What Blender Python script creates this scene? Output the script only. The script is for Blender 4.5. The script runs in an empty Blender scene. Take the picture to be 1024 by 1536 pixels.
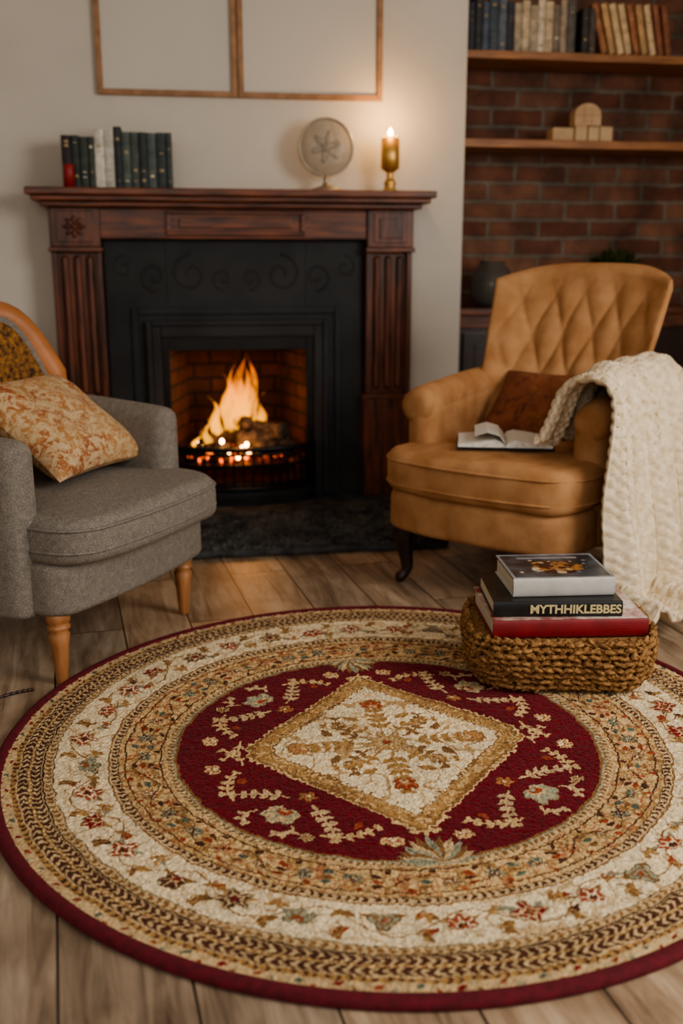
import bpy, bmesh, math, random
import numpy as np
from mathutils import Vector, Matrix, Euler, noise as mnoise
random.seed(5)
rng = np.random.default_rng(5)
PI = math.pi

# ------------------------------------------------------------------ colour / material helpers
def lin(v):
    v = v/255.0
    return v/12.92 if v <= 0.04045 else ((v+0.055)/1.055)**2.4
def C(r, g, b, k=1.0):
    return (lin(r)*k, lin(g)*k, lin(b)*k, 1.0)

def pmat(name, c1, c2=None, scale=8, rough=.6, metal=0., bump=0., bscale=60, stretch=(1, 1, 1),
         coat=0., sheen=0., lo=.35, hi=.65, bstretch=None, dist=.002, emit=None, estr=0., detail=6, spec=None):
    m = bpy.data.materials.new(name); m.use_nodes = True
    nt = m.node_tree; N = nt.nodes; L = nt.links
    b = N['Principled BSDF']
    b.inputs['Roughness'].default_value = rough
    b.inputs['Metallic'].default_value = metal
    b.inputs['Base Color'].default_value = c1
    if spec is not None: b.inputs['Specular IOR Level'].default_value = spec
    if coat: b.inputs['Coat Weight'].default_value = coat; b.inputs['Coat Roughness'].default_value = .25
    if sheen:
        b.inputs['Sheen Weight'].default_value = sheen; b.inputs['Sheen Roughness'].default_value = .4
        b.inputs['Sheen Tint'].default_value = c1
    tc = N.new('ShaderNodeTexCoord')
    if c2 is not None:
        mp = N.new('ShaderNodeMapping'); mp.inputs['Scale'].default_value = stretch
        L.new(tc.outputs['Object'], mp.inputs['Vector'])
        no = N.new('ShaderNodeTexNoise'); no.inputs['Scale'].default_value = scale; no.inputs['Detail'].default_value = detail
        L.new(mp.outputs[0], no.inputs['Vector'])
        r = N.new('ShaderNodeValToRGB'); r.color_ramp.elements[0].position = lo; r.color_ramp.elements[1].position = hi
        r.color_ramp.elements[0].color = c1; r.color_ramp.elements[1].color = c2
        L.new(no.outputs['Fac'], r.inputs[0]); L.new(r.outputs[0], b.inputs['Base Color'])
    if bump:
        mp2 = N.new('ShaderNodeMapping'); mp2.inputs['Scale'].default_value = bstretch or stretch
        L.new(tc.outputs['Object'], mp2.inputs['Vector'])
        n2 = N.new('ShaderNodeTexNoise'); n2.inputs['Scale'].default_value = bscale; n2.inputs['Detail'].default_value = 4
        L.new(mp2.outputs[0], n2.inputs['Vector'])
        bp = N.new('ShaderNodeBump'); bp.inputs['Strength'].default_value = bump; bp.inputs['Distance'].default_value = dist
        L.new(n2.outputs['Fac'], bp.inputs['Height']); L.new(bp.outputs[0], b.inputs['Normal'])
    if emit is not None:
        b.inputs['Emission Color'].default_value = emit; b.inputs['Emission Strength'].default_value = estr
    return m

# ------------------------------------------------------------------ mesh builder
class MB:
    def __init__(s): s.v = []; s.f = []; s.m = []; s.mats = []
    def mi(s, mat):
        if mat not in s.mats: s.mats.append(mat)
        return s.mats.index(mat)
    def add(s, verts, faces, mat, M=None):
        o = len(s.v); k = s.mi(mat)
        for v in verts:
            v = Vector(v)
            s.v.append(tuple(M @ v) if M is not None else tuple(v))
        for f in faces: s.f.append(tuple(i+o for i in f)); s.m.append(k)
        return s
    def box(s, x0, x1, y0, y1, z0, z1, mat, bev=.004, seg=2, M=None):
        bm = bmesh.new(); bmesh.ops.create_cube(bm, size=1)
        for v in bm.verts:
            v.co = Vector(((x0+x1)/2+v.co.x*(x1-x0), (y0+y1)/2+v.co.y*(y1-y0), (z0+z1)/2+v.co.z*(z1-z0)))
        bev = min(bev, .45*min(abs(x1-x0), abs(y1-y0), abs(z1-z0)))
        if bev > 0: bmesh.ops.bevel(bm, geom=bm.edges[:], offset=bev, segments=seg, affect='EDGES', profile=.6)
        bm.verts.index_update()
        vs = [v.co.copy() for v in bm.verts]; fs = [[v.index for v in f.verts] for f in bm.faces]
        bm.free(); return s.add(vs, fs, mat, M)
    def build(s, name, parent=None, smooth=False, recalc=True, loc=None, rotz=None, mods=None):
        me = bpy.data.meshes.new(name); me.from_pydata(s.v, [], s.f)
        for m in s.mats: me.materials.append(m)
        for p, k in zip(me.polygons, s.m): p.material_index = k
        if recalc:
            bm = bmesh.new(); bm.from_mesh(me); bmesh.ops.recalc_face_normals(bm, faces=bm.faces[:]); bm.to_mesh(me); bm.free()
        if smooth:
            for p in me.polygons: p.use_smooth = True
        me.update()
        ob = bpy.data.objects.new(name, me); bpy.context.scene.collection.objects.link(ob)
        if parent: ob.parent = parent
        if loc: ob.location = loc
        if rotz is not None: ob.rotation_euler[2] = rotz
        return ob

def empty(name, loc=(0, 0, 0), rotz=0):
    e = bpy.data.objects.new(name, None); bpy.context.scene.collection.objects.link(e)
    e.empty_display_size = .1; e.location = loc; e.rotation_euler[2] = rotz
    return e

def loft(sections, cap=True, closed=True):
    n = len(sections[0]); v = []; f = []
    for sct in sections: v += list(sct)
    for j in range(len(sections)-1):
        for i in range(n if closed else n-1):
            a = j*n+i; b = j*n+(i+1) % n
            f.append((a, b, b+n, a+n))
    if cap:
        f.append(tuple(reversed(range(n)))); f.append(tuple(range((len(sections)-1)*n, len(sections)*n)))
    return v, f

def smoothpath(pts, n=8):
    P = [Vector(p) for p in pts]; out = []
    for i in range(len(P)-1):
        p0 = P[max(i-1, 0)]; p1 = P[i]; p2 = P[i+1]; p3 = P[min(i+2, len(P)-1)]
        for k in range(n):
            t = k/n
            out.append(.5*((2*p1)+(-p0+p2)*t+(2*p0-5*p1+4*p2-p3)*t*t+(-p0+3*p1-3*p2+p3)*t**3))
    out.append(P[-1]); return out

def tube(path, radii, n=12):
    P = [Vector(p) for p in path]
    if not hasattr(radii, '__len__'): radii = [radii]*len(P)
    radii = [float(q) for q in radii]
    secs = []; up = None
    for i, p in enumerate(P):
        t = (P[min(i+1, len(P)-1)]-P[max(i-1, 0)]).normalized()
        if up is None:
            up = Vector((0, 0, 1)) if abs(t.z) < .9 else Vector((1, 0, 0))
        a = t.cross(up).normalized(); b = a.cross(t).normalized(); up = b
        secs.append([p+radii[i]*(math.cos(2*PI*k/n)*a+math.sin(2*PI*k/n)*b) for k in range(n)])
    return loft(secs)

def lathe(prof, n=32):
    return loft([[(r*math.cos(2*PI*k/n), r*math.sin(2*PI*k/n), z) for k in range(n)] for r, z in prof])

def ellipsoid(c, rx, ry, rz, M=None, nu=10, nv=6):
    vs = []; fs = []
    for j in range(nv+1):
        ph = PI*j/nv
        for i in range(nu):
            th = 2*PI*i/nu
            p = Vector((rx*math.sin(ph)*math.cos(th), ry*math.sin(ph)*math.sin(th), rz*math.cos(ph)))
            if M is not None: p = M @ p
            vs.append(p+Vector(c))
    for j in range(nv):
        for i in range(nu):
            a = j*nu+i; b = j*nu+(i+1) % nu
            fs.append((a, b, b+nu, a+nu))
    return vs, fs

def rrect(w, d, r, seg=8, sub=12):
    pts = []
    cs = [(w/2-r, d/2-r, 0), (-w/2+r, d/2-r, 90), (-w/2+r, -d/2+r, 180), (w/2-r, -d/2+r, 270)]
    arcs = []
    for cx, cy, a0 in cs:
        arcs.append([Vector((cx+r*math.cos(math.radians(a0+90*k/seg)), cy+r*math.sin(math.radians(a0+90*k/seg)))) for k in range(seg+1)])
    for i in range(4):
        pts += arcs[i]
        a = arcs[i][-1]; b = arcs[(i+1) % 4][0]
        for k in range(1, sub): pts.append(a.lerp(b, k/sub))
    return pts

def slab(outline, z0, z1, r, crown=0., rings=8, r0=None, wob=0):
    """soft edged cushion from a 2D outline"""
    n = len(outline); r0 = r if r0 is None else r0
    O = [Vector(p) for p in outline]
    nor = []
    for i in range(n):
        t = O[(i+1) % n]-O[i-1]; q = Vector((t.y, -t.x)).normalized(); nor.append(q)
    cen = sum(O, Vector((0, 0)))/n
    secs = []
    def sec(ins, z, sc=1.):
        out = []
        for p, q in zip(O, nor):
            a = p-q*ins; a = cen+(a-cen)*sc
            out.append((a.x, a.y, z))
        return out
    secs.append(sec(r0, z0, .3))
    for k in range(6):
        a = PI/2*k/5; secs.append(sec(r0*(1-math.sin(a)), z0+r0*(1-math.cos(a))))
    for k in range(7):
        a = PI/2*k/6; secs.append(sec(r*(1-math.cos(a)), z1-r+r*math.sin(a)))
    for k in range(1, rings+1):
        s = 1-k/rings*.97
        secs.append(sec(r, z1+crown*(1-s*s), s))
    if wob:
        secs = [[(x+wob*mnoise.noise(Vector((x*7, y*7, z*7))), y+wob*mnoise.noise(Vector((x*7+9, y*7, z*7))),
                  z+wob*mnoise.noise(Vector((x*6, y*6+5, z*4)))) for x, y, z in sc] for sc in secs]
    return loft(secs)

def wallsweep(path, h, z0, zt, bulge=0):
    """upholstered wall swept along a plan path with rounded top and rounded ends. zt list"""
    P = [Vector(p) for p in path]; n = len(P); secs = []
    def section(p, nv, hh, top, base):
        out = []
        out.append((-hh, base))
        for k in range(4): out.append((-hh*(1+bulge*math.sin(PI*k/3.)), base+(top-hh-base)*k/3. if k else base+.01))
        for k in range(1, 9):
            a = PI-PI*k/9; out.append((hh*math.cos(a), top-hh+hh*math.sin(a)))
        for k in range(3, -1, -1): out.append((hh*(1+bulge*math.sin(PI*k/3.)), base+(top-hh-base)*k/3. if k else base+.01))
        out.append((hh, base))
        return [(p.x+nv.x*o, p.y+nv.y*o, z) for o, z in out]
    for i, p in enumerate(P):
        t = (P[min(i+1, n-1)]-P[max(i-1, 0)]).normalized(); nv = Vector((t.y, -t.x))
        if i == 0:
            for k in range(5, 0, -1):
                a = PI/2*k/5.2; secs.append(section(p-t*h*math.sin(a), nv, h*math.cos(a), zt[0]-h*(1-math.cos(a))*.6, z0))
        secs.append(section(p, nv, h, zt[i], z0))
        if i == n-1:
            for k in range(1, 6):
                a = PI/2*k/5.2; secs.append(section(p+t*h*math.sin(a), nv, h*math.cos(a), zt[-1]-h*(1-math.cos(a))*.6, z0))
    return loft(secs)

def pillow(w, d, th, n=28, seed=0):
    vs = []; fs = []
    def P(u, v, sgn):
        x = u*w/2*(1-.10*(1-v*v)); y = v*d/2*(1-.10*(1-u*u))
        z = sgn*th/2*max(0., (1-u**4)*(1-v**4))**.55
        q = Vector((x*9+seed, y*9, sgn*3)); z += mnoise.noise(q)*.014*(1-max(abs(u), abs(v))**6)
        return (x, y, z)
    for sgn in (1, -1):
        o = len(vs)
        for j in range(n+1):
            for i in range(n+1):
                u = -1+2*i/n; v = -1+2*j/n
                u = math.sin(u*PI/2)*.5+u*.5; v = math.sin(v*PI/2)*.5+v*.5
                vs.append(P(u, v, sgn))
        for j in range(n):
            for i in range(n):
                a = o+j*(n+1)+i
                f = (a, a+1, a+n+2, a+n+1)
                fs.append(f if sgn > 0 else tuple(reversed(f)))
    return vs, fs

# ------------------------------------------------------------------ materials
M_wall = pmat('plaster_wall', C(200, 193, 182), C(208, 201, 190), scale=2.5, rough=.9, bump=.15, bscale=40, dist=.003)
M_ceil = pmat('ceiling_paint', C(204, 198, 190), C(212, 206, 198), scale=2, rough=.9)
M_mahog = pmat('mahogany_wood', C(56, 27, 14), C(114, 60, 34), scale=5, rough=.48, stretch=(9, 9, 1.2), bump=.12, bscale=30, coat=.15)
M_mahogH = pmat('mahogany_wood_horizontal', C(66, 32, 16), C(128, 68, 37), scale=5, rough=.48, stretch=(1.2, 9, 9), bump=.12, bscale=30, coat=.15)
M_iron = pmat('cast_iron', C(28, 29, 31), C(42, 43, 45), scale=6, rough=.66, bump=.25, bscale=90, metal=.1)
M_iron2 = pmat('polished_iron', C(22, 22, 23), C(36, 34, 33), scale=8, rough=.42, metal=.5, bump=.1, bscale=60)
M_slate = pmat('charcoal_hearth', C(58, 59, 60), C(90, 89, 88), scale=12, rough=.95, bump=.7, bscale=45, dist=.006, spec=.1)
M_tuft = pmat('charcoal_tufts', C(62, 64, 66), C(120, 118, 114), scale=14, rough=.95, spec=.1)
M_oakshelf = pmat('oak_shelf', C(132, 86, 50), C(172, 118, 72), scale=4, rough=.5, stretch=(1.5, 12, 12), bump=.1)
M_frame = pmat('oak_frame', C(138, 100, 66), C(168, 126, 88), scale=6, rough=.5, stretch=(4, 4, 4))
M_mat = pmat('picture_mat', C(198, 192, 182), C(204, 198, 188), scale=1.5, rough=.8)
M_darkwood = pmat('dark_leg_wood', C(30, 16, 11), C(52, 28, 18), scale=8, rough=.4, coat=.2)
M_beech = pmat('turned_leg_wood', C(150, 98, 60), C(184, 130, 86), scale=5, rough=.45, stretch=(8, 8, 1))
M_brass = pmat('brass', C(206, 160, 92), C(230, 188, 116), scale=12, rough=.42, metal=.8)
M_pewter = pmat('aged_silver', C(150, 140, 122), C(180, 168, 148), scale=12, rough=.4, metal=.7)
M_wax = pmat('candle_wax', C(235, 215, 175), rough=.5, emit=C(255, 180, 90), estr=1.4)  # emission added to the wax stands in for flame light glowing through it
M_redwax = pmat('red_wax', C(140, 34, 32), rough=.5)
M_page = pmat('book_pages', C(222, 214, 196), C(200, 188, 164), scale=3, stretch=(1, 1, 120), rough=.85)
M_paper = pmat('book_paper', C(228, 224, 214), C(180, 175, 166), scale=60, stretch=(1, 10, 1), lo=.5, hi=.75, rough=.85)

def glass_mat(name, col=(1, 1, 1, 1), rough=.1):
    m = bpy.data.materials.new(name); m.use_nodes = True
    b = m.node_tree.nodes['Principled BSDF']
    b.inputs['Base Color'].default_value = col; b.inputs['Roughness'].default_value = rough
    b.inputs['Transmission Weight'].default_value = .9; b.inputs['IOR'].default_value = 1.3
    return m
M_glass = glass_mat('smoky_glass', (.5, .5, .46, 1), .12)

def fabric_weave(name, c1, c2, c3, sc=260):
    m = pmat(name, c1, c2, scale=55, rough=.92, sheen=.25, lo=.3, hi=.7, detail=8)
    nt = m.node_tree; N = nt.nodes; L = nt.links; b = N['Principled BSDF']
    tc = N.new('ShaderNodeTexCoord')
    w1 = N.new('ShaderNodeTexNoise'); w1.inputs['Scale'].default_value = sc; w1.inputs['Detail'].default_value = 2
    mp = N.new('ShaderNodeMapping'); mp.inputs['Scale'].default_value = (1, 1, 2.2); L.new(tc.outputs['Object'], mp.inputs[0]); L.new(mp.outputs[0], w1.inputs['Vector'])
    mx = N.new('ShaderNodeMixRGB'); mx.blend_type = 'MIX'; mx.inputs[2].default_value = c3
    r = N.new('ShaderNodeValToRGB'); r.color_ramp.elements[0].position = .52; r.color_ramp.elements[1].position = .68
    L.new(w1.outputs['Fac'], r.inputs[0]); L.new(r.outputs[0], mx.inputs[0])
    old = b.inputs['Base Color'].links[0].from_socket; L.new(old, mx.inputs[1]); L.new(mx.outputs[0], b.inputs['Base Color'])
    bp = N.new('ShaderNodeBump'); bp.inputs['Strength'].default_value = .6; bp.inputs['Distance'].default_value = .0015
    L.new(w1.outputs['Fac'], bp.inputs['Height']); L.new(bp.outputs[0], b.inputs['Normal'])
    return m
M_grey = fabric_weave('grey_tweed', C(106, 99, 91), C(128, 120, 110), C(160, 151, 139))
M_tan = pmat('camel_suede', C(158, 113, 75), C(188, 144, 103), scale=12, rough=.97, sheen=.4, bump=.3, bscale=26, dist=.005, spec=.05, lo=.3, hi=.72, detail=9)
M_leatheredge = pmat('cognac_leather', C(164, 104, 60), C(184, 122, 74), scale=8, rough=.5, bump=.1)
M_goldknit = pmat('gold_bronze_knit', C(64, 38, 18), C(160, 110, 52), scale=70, rough=.85, bump=.9, bscale=90, dist=.006, detail=3)

def spots_mat(name, base, base2, spot, spot2, sc=22, thr=(.5, .56), bump=.4):
    m = pmat(name, base, base2, scale=30, rough=.9, sheen=.2)
    nt = m.node_tree; N = nt.nodes; L = nt.links; b = N['Principled BSDF']
    tc = N.new('ShaderNodeTexCoord')
    n0 = N.new('ShaderNodeTexNoise'); n0.inputs['Scale'].default_value = sc*.8
    mm = N.new('ShaderNodeVectorMath'); mm.operation = 'MULTIPLY_ADD'; mm.inputs[1].default_value = (.12, .12, .12)
    L.new(tc.outputs['Object'], n0.inputs['Vector']); L.new(n0.outputs['Color'], mm.inputs[0]); L.new(tc.outputs['Object'], mm.inputs[2])
    n1 = N.new('ShaderNodeTexNoise'); n1.inputs['Scale'].default_value = sc; n1.inputs['Detail'].default_value = 5; n1.inputs['Roughness'].default_value = .7
    L.new(mm.outputs[0], n1.inputs['Vector'])
    r = N.new('ShaderNodeValToRGB'); r.color_ramp.elements[0].position = thr[0]; r.color_ramp.elements[1].position = thr[1]
    L.new(n1.outputs['Fac'], r.inputs[0])
    n3 = N.new('ShaderNodeTexNoise'); n3.inputs['Scale'].default_value = 12; L.new(tc.outputs['Object'], n3.inputs['Vector'])
    r3 = N.new('ShaderNodeValToRGB'); r3.color_ramp.elements[0].position = .45; r3.color_ramp.elements[1].position = .55
    r3.color_ramp.elements[0].color = spot; r3.color_ramp.elements[1].color = spot2; L.new(n3.outputs['Fac'], r3.inputs[0])
    mx = N.new('ShaderNodeMixRGB'); L.new(r.outputs[0], mx.inputs[0])
    old = b.inputs['Base Color'].links[0].from_socket; L.new(old, mx.inputs[1]); L.new(r3.outputs[0], mx.inputs[2]); L.new(mx.outputs[0], b.inputs['Base Color'])
    n2 = N.new('ShaderNodeTexNoise'); n2.inputs['Scale'].default_value = 350; L.new(tc.outputs['Object'], n2.inputs['Vector'])
    bp = N.new('ShaderNodeBump'); bp.inputs['Strength'].default_value = bump; bp.inputs['Distance'].default_value = .002
    L.new(n2.outputs['Fac'], bp.inputs['Height']); L.new(bp.outputs[0], b.inputs['Normal'])
    return m
M_floral = spots_mat('cream_rust_floral', C(190, 160, 120), C(204, 178, 140), C(156, 92, 52), C(176, 126, 76), sc=34, thr=(.47, .56))
M_rustpil = spots_mat('rust_brocade', C(112, 60, 33), C(126, 70, 39), C(86, 42, 24), C(136, 84, 48), sc=26, thr=(.48, .6))

def brick_mat(name, c1, c2, mortar, bw, bh, ms=.008, axis='XZ', rough=.9, bump=.8):
    m = bpy.data.materials.new(name); m.use_nodes = True
    nt = m.node_tree; N = nt.nodes; L = nt.links; b = N['Principled BSDF']; b.inputs['Roughness'].default_value = rough
    tc = N.new('ShaderNodeTexCoord'); sx = N.new('ShaderNodeSeparateXYZ'); cx = N.new('ShaderNodeCombineXYZ')
    L.new(tc.outputs['Object'], sx.inputs[0])
    ad = N.new('ShaderNodeMath'); L.new(sx.outputs['X'], ad.inputs[0]); L.new(sx.outputs['Y'], ad.inputs[1])
    L.new(ad.outputs[0], cx.inputs['X']); L.new(sx.outputs['Z'], cx.inputs['Y'])
    nz = N.new('ShaderNodeTexNoise'); nz.inputs['Scale'].default_value = 9; L.new(tc.outputs['Object'], nz.inputs['Vector'])
    va = N.new('ShaderNodeVectorMath'); va.operation = 'MULTIPLY_ADD'; va.inputs[1].default_value = (.02, .02, 0)
    L.new(nz.outputs['Color'], va.inputs[0]); L.new(cx.outputs[0], va.inputs[2])
    br = N.new('ShaderNodeTexBrick'); br.inputs['Scale'].default_value = 1; br.inputs['Brick Width'].default_value = bw
    br.inputs['Row Height'].default_value = bh; br.inputs['Mortar Size'].default_value = ms; br.inputs['Mortar Smooth'].default_value = .3
    br.inputs['Color1'].default_value = c1; br.inputs['Color2'].default_value = c2; br.inputs['Mortar'].default_value = mortar
    L.new(va.outputs[0], br.inputs['Vector'])
    n2 = N.new('ShaderNodeTexNoise'); n2.inputs['Scale'].default_value = 8; n2.inputs['Detail'].default_value = 9; L.new(tc.outputs['Object'], n2.inputs['Vector'])
    rr = N.new('ShaderNodeValToRGB'); rr.color_ramp.elements[0].position = .3; rr.color_ramp.elements[0].color = (.5, .5, .5, 1); rr.color_ramp.elements[1].color = (1.25, 1.22, 1.18, 1); rr.color_ramp.elements[1].position = .7
    L.new(n2.outputs['Fac'], rr.inputs[0])
    mx = N.new('ShaderNodeMixRGB'); mx.blend_type = 'MULTIPLY'; mx.inputs[0].default_value = 1
    L.new(br.outputs['Color'], mx.inputs[1]); L.new(rr.outputs[0], mx.inputs[2]); L.new(mx.outputs[0], b.inputs['Base Color'])
    iv = N.new('ShaderNodeMath'); iv.operation = 'SUBTRACT'; L.new(n2.outputs['Fac'], iv.inputs[0]); L.new(br.outputs['Fac'], iv.inputs[1])
    bp = N.new('ShaderNodeBump'); bp.inputs['Strength'].default_value = bump; bp.inputs['Distance'].default_value = .01
    L.new(iv.outputs[0], bp.inputs['Height']); L.new(bp.outputs[0], b.inputs['Normal'])
    return m
M_brick = brick_mat('old_red_brick', C(108, 68, 53), C(134, 96, 77), C(122, 110, 98), .27, .088, .012)
M_firebrick = brick_mat('sooty_firebrick', C(66, 37, 23), C(82, 47, 29), C(34, 23, 17), .16, .07, bump=.5)

def floor_mat():
    m = bpy.data.materials.new('oak_floorboards'); m.use_nodes = True
    nt = m.node_tree; N = nt.nodes; L = nt.links; b = N['Principled BSDF']
    tc = N.new('ShaderNodeTexCoord'); mp = N.new('ShaderNodeMapping'); mp.inputs['Rotation'].default_value = (0, 0, math.radians(-96.7))
    mp.inputs['Location'].default_value = (.3, .14, 0)
    L.new(tc.outputs['Object'], mp.inputs['Vector'])
    br = N.new('ShaderNodeTexBrick'); br.inputs['Scale'].default_value = 1; br.inputs['Brick Width'].default_value = 1.25
    br.inputs['Row Height'].default_value = .205; br.inputs['Mortar Size'].default_value = .0028; br.inputs['Mortar Smooth'].default_value = .3
    br.offset = .37; br.inputs['Color1'].default_value = (0, 0, 0, 1); br.inputs['Color2'].default_value = (1, 1, 1, 1); br.inputs['Mortar'].default_value = (.5, .5, .5, 1)
    L.new(mp.outputs[0], br.inputs['Vector'])
    mp2 = N.new('ShaderNodeMapping'); mp2.inputs['Scale'].default_value = (1.6, 13, 1); L.new(mp.outputs[0], mp2.inputs['Vector'])
    va = N.new('ShaderNodeVectorMath'); va.operation = 'MULTIPLY_ADD'; va.inputs[1].default_value = (7, 3, 5); L.new(br.outputs['Color'], va.inputs[0]); L.new(mp2.outputs[0], va.inputs[2])
    g = N.new('ShaderNodeTexNoise'); g.inputs['Scale'].default_value = 1.6; g.inputs['Detail'].default_value = 10; g.inputs['Distortion'].default_value = .9; g.inputs['Roughness'].default_value = .66
    L.new(va.outputs[0], g.inputs['Vector'])
    r = N.new('ShaderNodeValToRGB'); e = r.color_ramp.elements
    e[0].position = .3; e[0].color = C(116, 95, 76); e[1].position = .72; e[1].color = C(206, 187, 162)
    k = e.new(.5); k.color = C(172, 149, 124)
    L.new(g.outputs['Fac'], r.inputs[0])
    r2 = N.new('ShaderNodeValToRGB'); q = r2.color_ramp.elements
    q[0].color = (.72, .74, .77, 1); q[1].color = (1.10, 1.03, .95, 1); L.new(br.outputs['Color'], r2.inputs[0])
    mx = N.new('ShaderNodeMixRGB'); mx.blend_type = 'MULTIPLY'; mx.inputs[0].default_value = 1
    L.new(r.outputs[0], mx.inputs[1]); L.new(r2.outputs[0], mx.inputs[2])
    n4 = N.new('ShaderNodeTexNoise'); n4.inputs['Scale'].default_value = 4.2; n4.inputs['Detail'].default_value = 7; n4.inputs['Distortion'].default_value = .6; L.new(mp.outputs[0], n4.inputs['Vector'])
    r4 = N.new('ShaderNodeValToRGB'); r4.color_ramp.elements[0].position = .35; r4.color_ramp.elements[0].color = (.60, .56, .53, 1); r4.color_ramp.elements[1].position = .58; r4.color_ramp.elements[1].color = (1, 1, 1, 1)
    L.new(n4.outputs['Fac'], r4.inputs[0])
    mx2 = N.new('ShaderNodeMixRGB'); mx2.blend_type = 'MULTIPLY'; mx2.inputs[0].default_value = .75; L.new(mx.outputs[0], mx2.inputs[1]); L.new(r4.outputs[0], mx2.inputs[2])
    mx3 = N.new('ShaderNodeMixRGB'); mx3.inputs[2].default_value = C(50, 38, 30); L.new(br.outputs['Fac'], mx3.inputs[0]); L.new(mx2.outputs[0], mx3.inputs[1])
    L.new(mx3.outputs[0], b.inputs['Base Color'])
    rg = N.new('ShaderNodeMapRange'); rg.inputs['To Min'].default_value = .34; rg.inputs['To Max'].default_value = .58; L.new(g.outputs['Fac'], rg.inputs['Value']); L.new(rg.outputs[0], b.inputs['Roughness'])
    sb = N.new('ShaderNodeMath'); sb.operation = 'MULTIPLY_ADD'; sb.inputs[1].default_value = -3; L.new(br.outputs['Fac'], sb.inputs[0]); L.new(g.outputs['Fac'], sb.inputs[2])
    bp = N.new('ShaderNodeBump'); bp.inputs['Strength'].default_value = .35; bp.inputs['Distance'].default_value = .002
    L.new(sb.outputs[0], bp.inputs['Height']); L.new(bp.outputs[0], b.inputs['Normal'])
    return m
M_floor = floor_mat()

# ================================================================== ROOM
YW = 4.70; CX = .255
XL, XR = -1.7, 2.7; YF = -1.4; ZC = 2.75; YB = 5.06; XA = 1.315
mb = MB(); mb.box(XL-.1, XR+.1, YF, YB+.3, -.08, 0, M_floor, 0); mb.build('floor')
mb = MB(); mb.box(XL-.1, XR+.1, YF+2.2, YB+.3, ZC, ZC+.08, M_ceil, 0); mb.build('ceiling')
mb = MB()
mb.box(XL, CX-.32, YW, YB, 0, ZC, M_wall, 0)
mb.box(CX+.32, XA, YW, YB, 0, ZC, M_wall, 0)
mb.box(CX-.32, CX+.32, YW, YB, .74, ZC, M_wall, 0)
mb.build('wall_back')
mb = MB(); mb.box(XA, XR, YB, YB+.1, 0, ZC, M_brick, 0); mb.build('wall_alcove')
mb = MB(); mb.box(XL-.1, XL, YF+2.2, YB+.1, 0, ZC, M_wall, 0); mb.build('wall_left')
mb = MB(); mb.box(XR, XR+.1, YF+3.2, YB+.1, 0, ZC, M_wall, 0); mb.build('wall_right')
M_trim = pmat('painted_trim', C(190, 184, 175), rough=.6)
mb = MB(); mb.box(XL, CX-.80, YW-.02, YW, 0, .13, M_trim, .004); mb.box(CX+.80, XA, YW-.02, YW, 0, .13, M_trim, .004); mb.build('baseboard_back')

# ================================================================== FIREPLACE SURROUND
fp = empty('fireplace_surround', (CX, YW, 0))
def fpart(name, mbx, smooth=False): return mbx.build(name, fp, smooth)
mb = MB()
mb.box(-.865, .865, -.285, -.001, 1.372, 1.402, M_mahogH, .008, 3)
mb.box(-.845, .845, -.262, -.001, 1.350, 1.3715, M_mahogH, .008, 3)
mb.box(-.815, .815, -.225, -.001, 1.328, 1.3495, M_mahogH, .008, 3)
fpart('mantel_shelf', mb)
mb = MB()
mb.box(-.58, .58, -.150, -.001, 1.20, 1.328, M_mahogH, .003)
mb.box(-.30, .30, -.166, -.150, 1.215, 1.232, M_mahogH, .004); mb.box(-.30, .30, -.166, -.150, 1.303, 1.318, M_mahogH, .004)
mb.box(-.30, -.283, -.166, -.150, 1.232, 1.303, M_mahogH, .004); mb.box(.283, .30, -.166, -.150, 1.232, 1.303, M_mahogH, .004)
mb.box(-.245, .245, -.158, -.150, 1.245, 1.290, M_mahogH, .006)
mb.box(-.58, .58, -.160, -.150, 1.200, 1.209, M_mahogH, .003)
fpart('frieze', mb)
for sgn, nm in ((-1, 'left'), (1, 'right')):
    xc = sgn*.685
    mb = MB()
    mb.box(xc-.105, xc+.105, -.165, -.001, 1.165, 1.328, M_mahog, .005)
    mb.box(xc-.112, xc+.112, -.175, -.001, 1.145, 1.165, M_mahogH, .005, 3)
    mb.box(xc-.105, xc+.105, -.118, -.001, .50, 1.145, M_mahog, .004)
    for k in range(3):
        xr = xc-.052+k*.052
        v, f = tube([(xr, -.116, .53), (xr, -.116, .54), (xr, -.116, 1.12), (xr, -.116, 1.13)], [.008, .018, .018, .008], 12)
        mb.add(v, f, M_mahog)
    mb.box(xc-.105, xc-.082, -.145, -.118, .51, 1.145, M_mahog, .004); mb.box(xc+.082, xc+.105, -.145, -.118, .51, 1.145, M_mahog, .004)
    mb.box(xc-.115, xc+.115, -.165, -.001, .0305, .50, M_mahog, .005)
    mb.box(xc-.119, xc+.119, -.172, -.001, .49, .51, M_mahogH, .005, 3)
    mb.box(xc-.08, xc+.08, -.171, -.165, .1, .44, M_mahog, .005)
    mb.box(xc-.075, xc+.075, -.171, -.165, 1.185, 1.312, M_mahog, .005)
    for k in range(8):
        a = k*PI/4
        R = Matrix.Rotation(a, 3, 'Y')
        c = Vector((xc, -.174, 1.248))+R @ Vector((.027, 0, 0))
        v, f = ellipsoid(c, .021, .008, .010, R)
        if sgn < 0: mb.add(v, f, M_mahog)
    if sgn < 0:
        v, f = ellipsoid((xc, -.178, 1.248), .014, .010, .014); mb.add(v, f, M_mahog)
    else: mb.box(xc-.05, xc+.05, -.177, -.171, 1.205, 1.292, M_mahog, .005)
    fpart('pilaster_'+nm, mb)

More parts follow.
